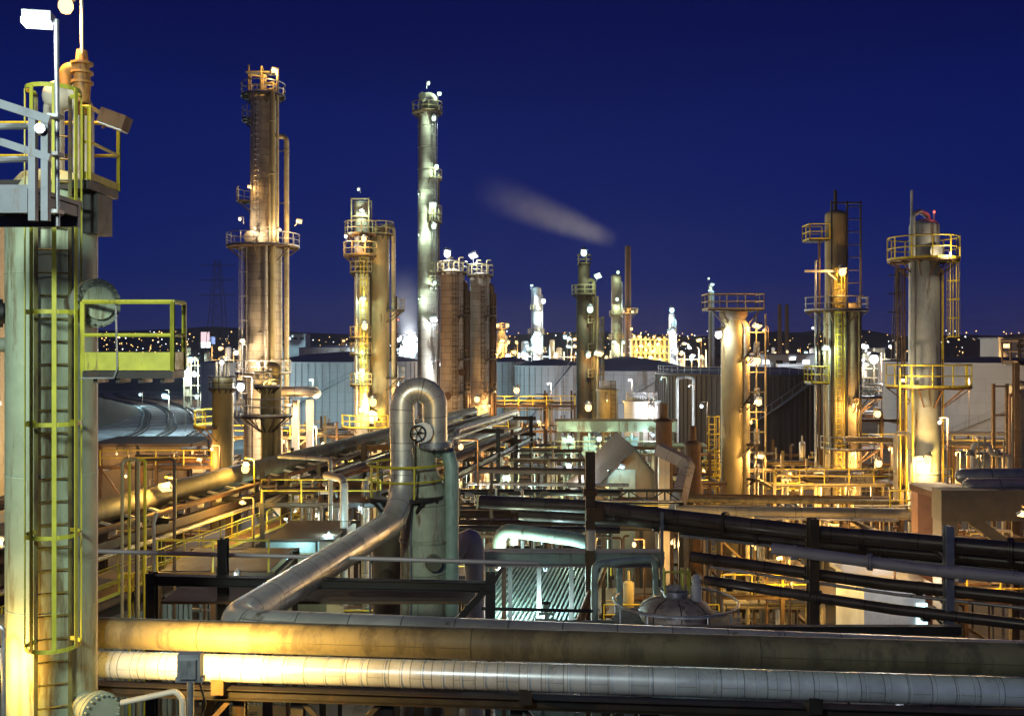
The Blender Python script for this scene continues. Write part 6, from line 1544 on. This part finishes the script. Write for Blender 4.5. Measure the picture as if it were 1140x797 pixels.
# trees as dark clumps at the foot of the far hills
rd = random.Random(8); mb = MB()
for k in range(2600):
    Y = rd.uniform(600, 1400); px = rd.uniform(-40, 1180); x = PX(px, Y); h = 5 + 9 * abs(math.sin(px * .05)) * rd.random() + rd.uniform(0, 3)
    c = V(x + rd.gauss(0, 6), Y + rd.gauss(0, 6), rd.uniform(.5, h)); s_ = rd.uniform(1, 2.6)
    a, b = V(rd.uniform(-1, 1), rd.uniform(-1, 1), rd.uniform(-1, 1)) * s_, V(rd.uniform(-1, 1), rd.uniform(-1, 1), rd.uniform(-1, 1)) * s_
    i = len(mb.v); mb.v += [c - a, c + b, c + a, c - b]; mb.face((i, i + 1, i + 2, i + 3))
mk('far_foliage', (.03, .04, .022), .9, 0, .4, .3)
o_ = obj('far_woodland', mb, MT['far_foliage']); tag(o_, 'dark far off woodland band along the foot of the hills', 'woodland', None, 'stuff')

# ------------------------------------------------------------------ steam
def plume(name, label, a, b, r0, r1, dens, col=(.9, .85, .85), seed=0.0):
    a, b = Vector(a), Vector(b); mb = MB(); n = 20
    pts = [a.lerp(b, k / n) for k in range(n + 1)]
    mb.path(pts, [r0 + (r1 - r0) * math.sin(math.pi * .5 * (k / n)) for k in range(n + 1)], 20)
    m = bpy.data.materials.new(name); m.use_nodes = True; nt = m.node_tree; nt.nodes.remove(nt.nodes['Principled BSDF'])
    v = nt.nodes.new('ShaderNodeVolumePrincipled'); v.inputs['Color'].default_value = (*col, 1)
    L = (b - a).length; d = (b - a).normalized()
    tc = nt.nodes.new('ShaderNodeTexCoord'); nz = nt.nodes.new('ShaderNodeTexNoise'); nz.inputs['Scale'].default_value = 2.2 / r1; nz.inputs['Detail'].default_value = 4
    nt.links.new(tc.outputs['Object'], nz.inputs['Vector'])
    # fade along the plume and out to its skirts, from the object's own coordinates
    o_ = obj(name, mb, m); o0 = Vector(o_.location)
    sub = nt.nodes.new('ShaderNodeVectorMath'); sub.operation = 'SUBTRACT'; sub.inputs[1].default_value = a - o0; nt.links.new(tc.outputs['Object'], sub.inputs[0])
    dot = nt.nodes.new('ShaderNodeVectorMath'); dot.operation = 'DOT_PRODUCT'; dot.inputs[1].default_value = d / L; nt.links.new(sub.outputs[0], dot.inputs[0])
    sc_ = nt.nodes.new('ShaderNodeVectorMath'); sc_.operation = 'SCALE'; sc_.inputs[0].default_value = d * L; nt.links.new(dot.outputs['Value'], sc_.inputs['Scale'])
    rad = nt.nodes.new('ShaderNodeVectorMath'); rad.operation = 'DISTANCE'; nt.links.new(sub.outputs[0], rad.inputs[0]); nt.links.new(sc_.outputs[0], rad.inputs[1])
    sn = nt.nodes.new('ShaderNodeMath'); sn.operation = 'MULTIPLY_ADD'; sn.inputs[1].default_value = math.pi / 2; sn.inputs[2].default_value = 0; nt.links.new(dot.outputs['Value'], sn.inputs[0])
    sn2 = nt.nodes.new('ShaderNodeMath'); sn2.operation = 'SINE'; nt.links.new(sn.outputs[0], sn2.inputs[0])
    lr = nt.nodes.new('ShaderNodeMath'); lr.operation = 'MULTIPLY_ADD'; lr.inputs[1].default_value = r1 - r0; lr.inputs[2].default_value = r0; nt.links.new(sn2.outputs[0], lr.inputs[0])
    dv = nt.nodes.new('ShaderNodeMath'); dv.operation = 'DIVIDE'; nt.links.new(rad.outputs['Value'], dv.inputs[0]); nt.links.new(lr.outputs[0], dv.inputs[1])
    fr = nt.nodes.new('ShaderNodeMapRange'); fr.interpolation_type = 'SMOOTHSTEP'; fr.inputs['From Min'].default_value = 1; fr.inputs['From Max'].default_value = .1; nt.links.new(dv.outputs[0], fr.inputs['Value'])
    fl = nt.nodes.new('ShaderNodeMapRange'); fl.interpolation_type = 'SMOOTHSTEP'; fl.inputs['From Min'].default_value = 1; fl.inputs['From Max'].default_value = .25; nt.links.new(dot.outputs['Value'], fl.inputs['Value'])
    nr = nt.nodes.new('ShaderNodeMapRange'); nr.inputs['From Min'].default_value = .35; nr.inputs['From Max'].default_value = .7; nr.inputs['To Min'].default_value = .62; nt.links.new(nz.outputs['Fac'], nr.inputs['Value'])
    m1_ = nt.nodes.new('ShaderNodeMath'); m1_.operation = 'MULTIPLY'; fi = nt.nodes.new('ShaderNodeMapRange'); fi.interpolation_type = 'SMOOTHSTEP'; fi.inputs['From Max'].default_value = .2; nt.links.new(dot.outputs['Value'], fi.inputs['Value'])
    mi = nt.nodes.new('ShaderNodeMath'); mi.operation = 'MULTIPLY'; nt.links.new(fr.outputs[0], mi.inputs[0]); nt.links.new(fi.outputs[0], mi.inputs[1])
    nt.links.new(mi.outputs[0], m1_.inputs[0]); nt.links.new(fl.outputs[0], m1_.inputs[1])
    m2_ = nt.nodes.new('ShaderNodeMath'); m2_.operation = 'MULTIPLY'; nt.links.new(m1_.outputs[0], m2_.inputs[0]); nt.links.new(nr.outputs[0], m2_.inputs[1])
    m3_ = nt.nodes.new('ShaderNodeMath'); m3_.operation = 'MULTIPLY'; m3_.inputs[1].default_value = dens; nt.links.new(m2_.outputs[0], m3_.inputs[0])
    nt.links.new(m3_.outputs[0], v.inputs['Density']); nt.links.new(v.outputs[0], nt.nodes['Material Output'].inputs['Volume'])
    return tag(o_, label, 'steam', None, 'stuff')
plume('steam_plume', 'faint pinkish steam plume drifting in the sky just beside the thin dark chimney', P(690, 270, 322), P(522, 205, 330), 3.6, 8.5, .075, (.95, .84, .82))
plume('steam_cloud', 'pale blue lit steam rising from the bright lamps behind the khaki tower', P(458, 392, 378), P(446, 290, 380), 3, 9, .07)
# the night air over the whole place, with the sky outside it
hz = MB().box((0, 1700, 45), (7400, 4200, 92)); m = bpy.data.materials.new('haze'); m.use_nodes = True
m.node_tree.nodes.remove(m.node_tree.nodes['Principled BSDF']); v = m.node_tree.nodes.new('ShaderNodeVolumePrincipled')
v.inputs['Color'].default_value = (.86, .9, 1, 1); v.inputs['Density'].default_value = HAZE; v.inputs['Anisotropy'].default_value = .35
m.node_tree.links.new(v.outputs[0], m.node_tree.nodes['Material Output'].inputs['Volume'])
ho = obj('haze', hz, m); ho['kind'] = 'stuff'
bpy.context.view_layer.update()
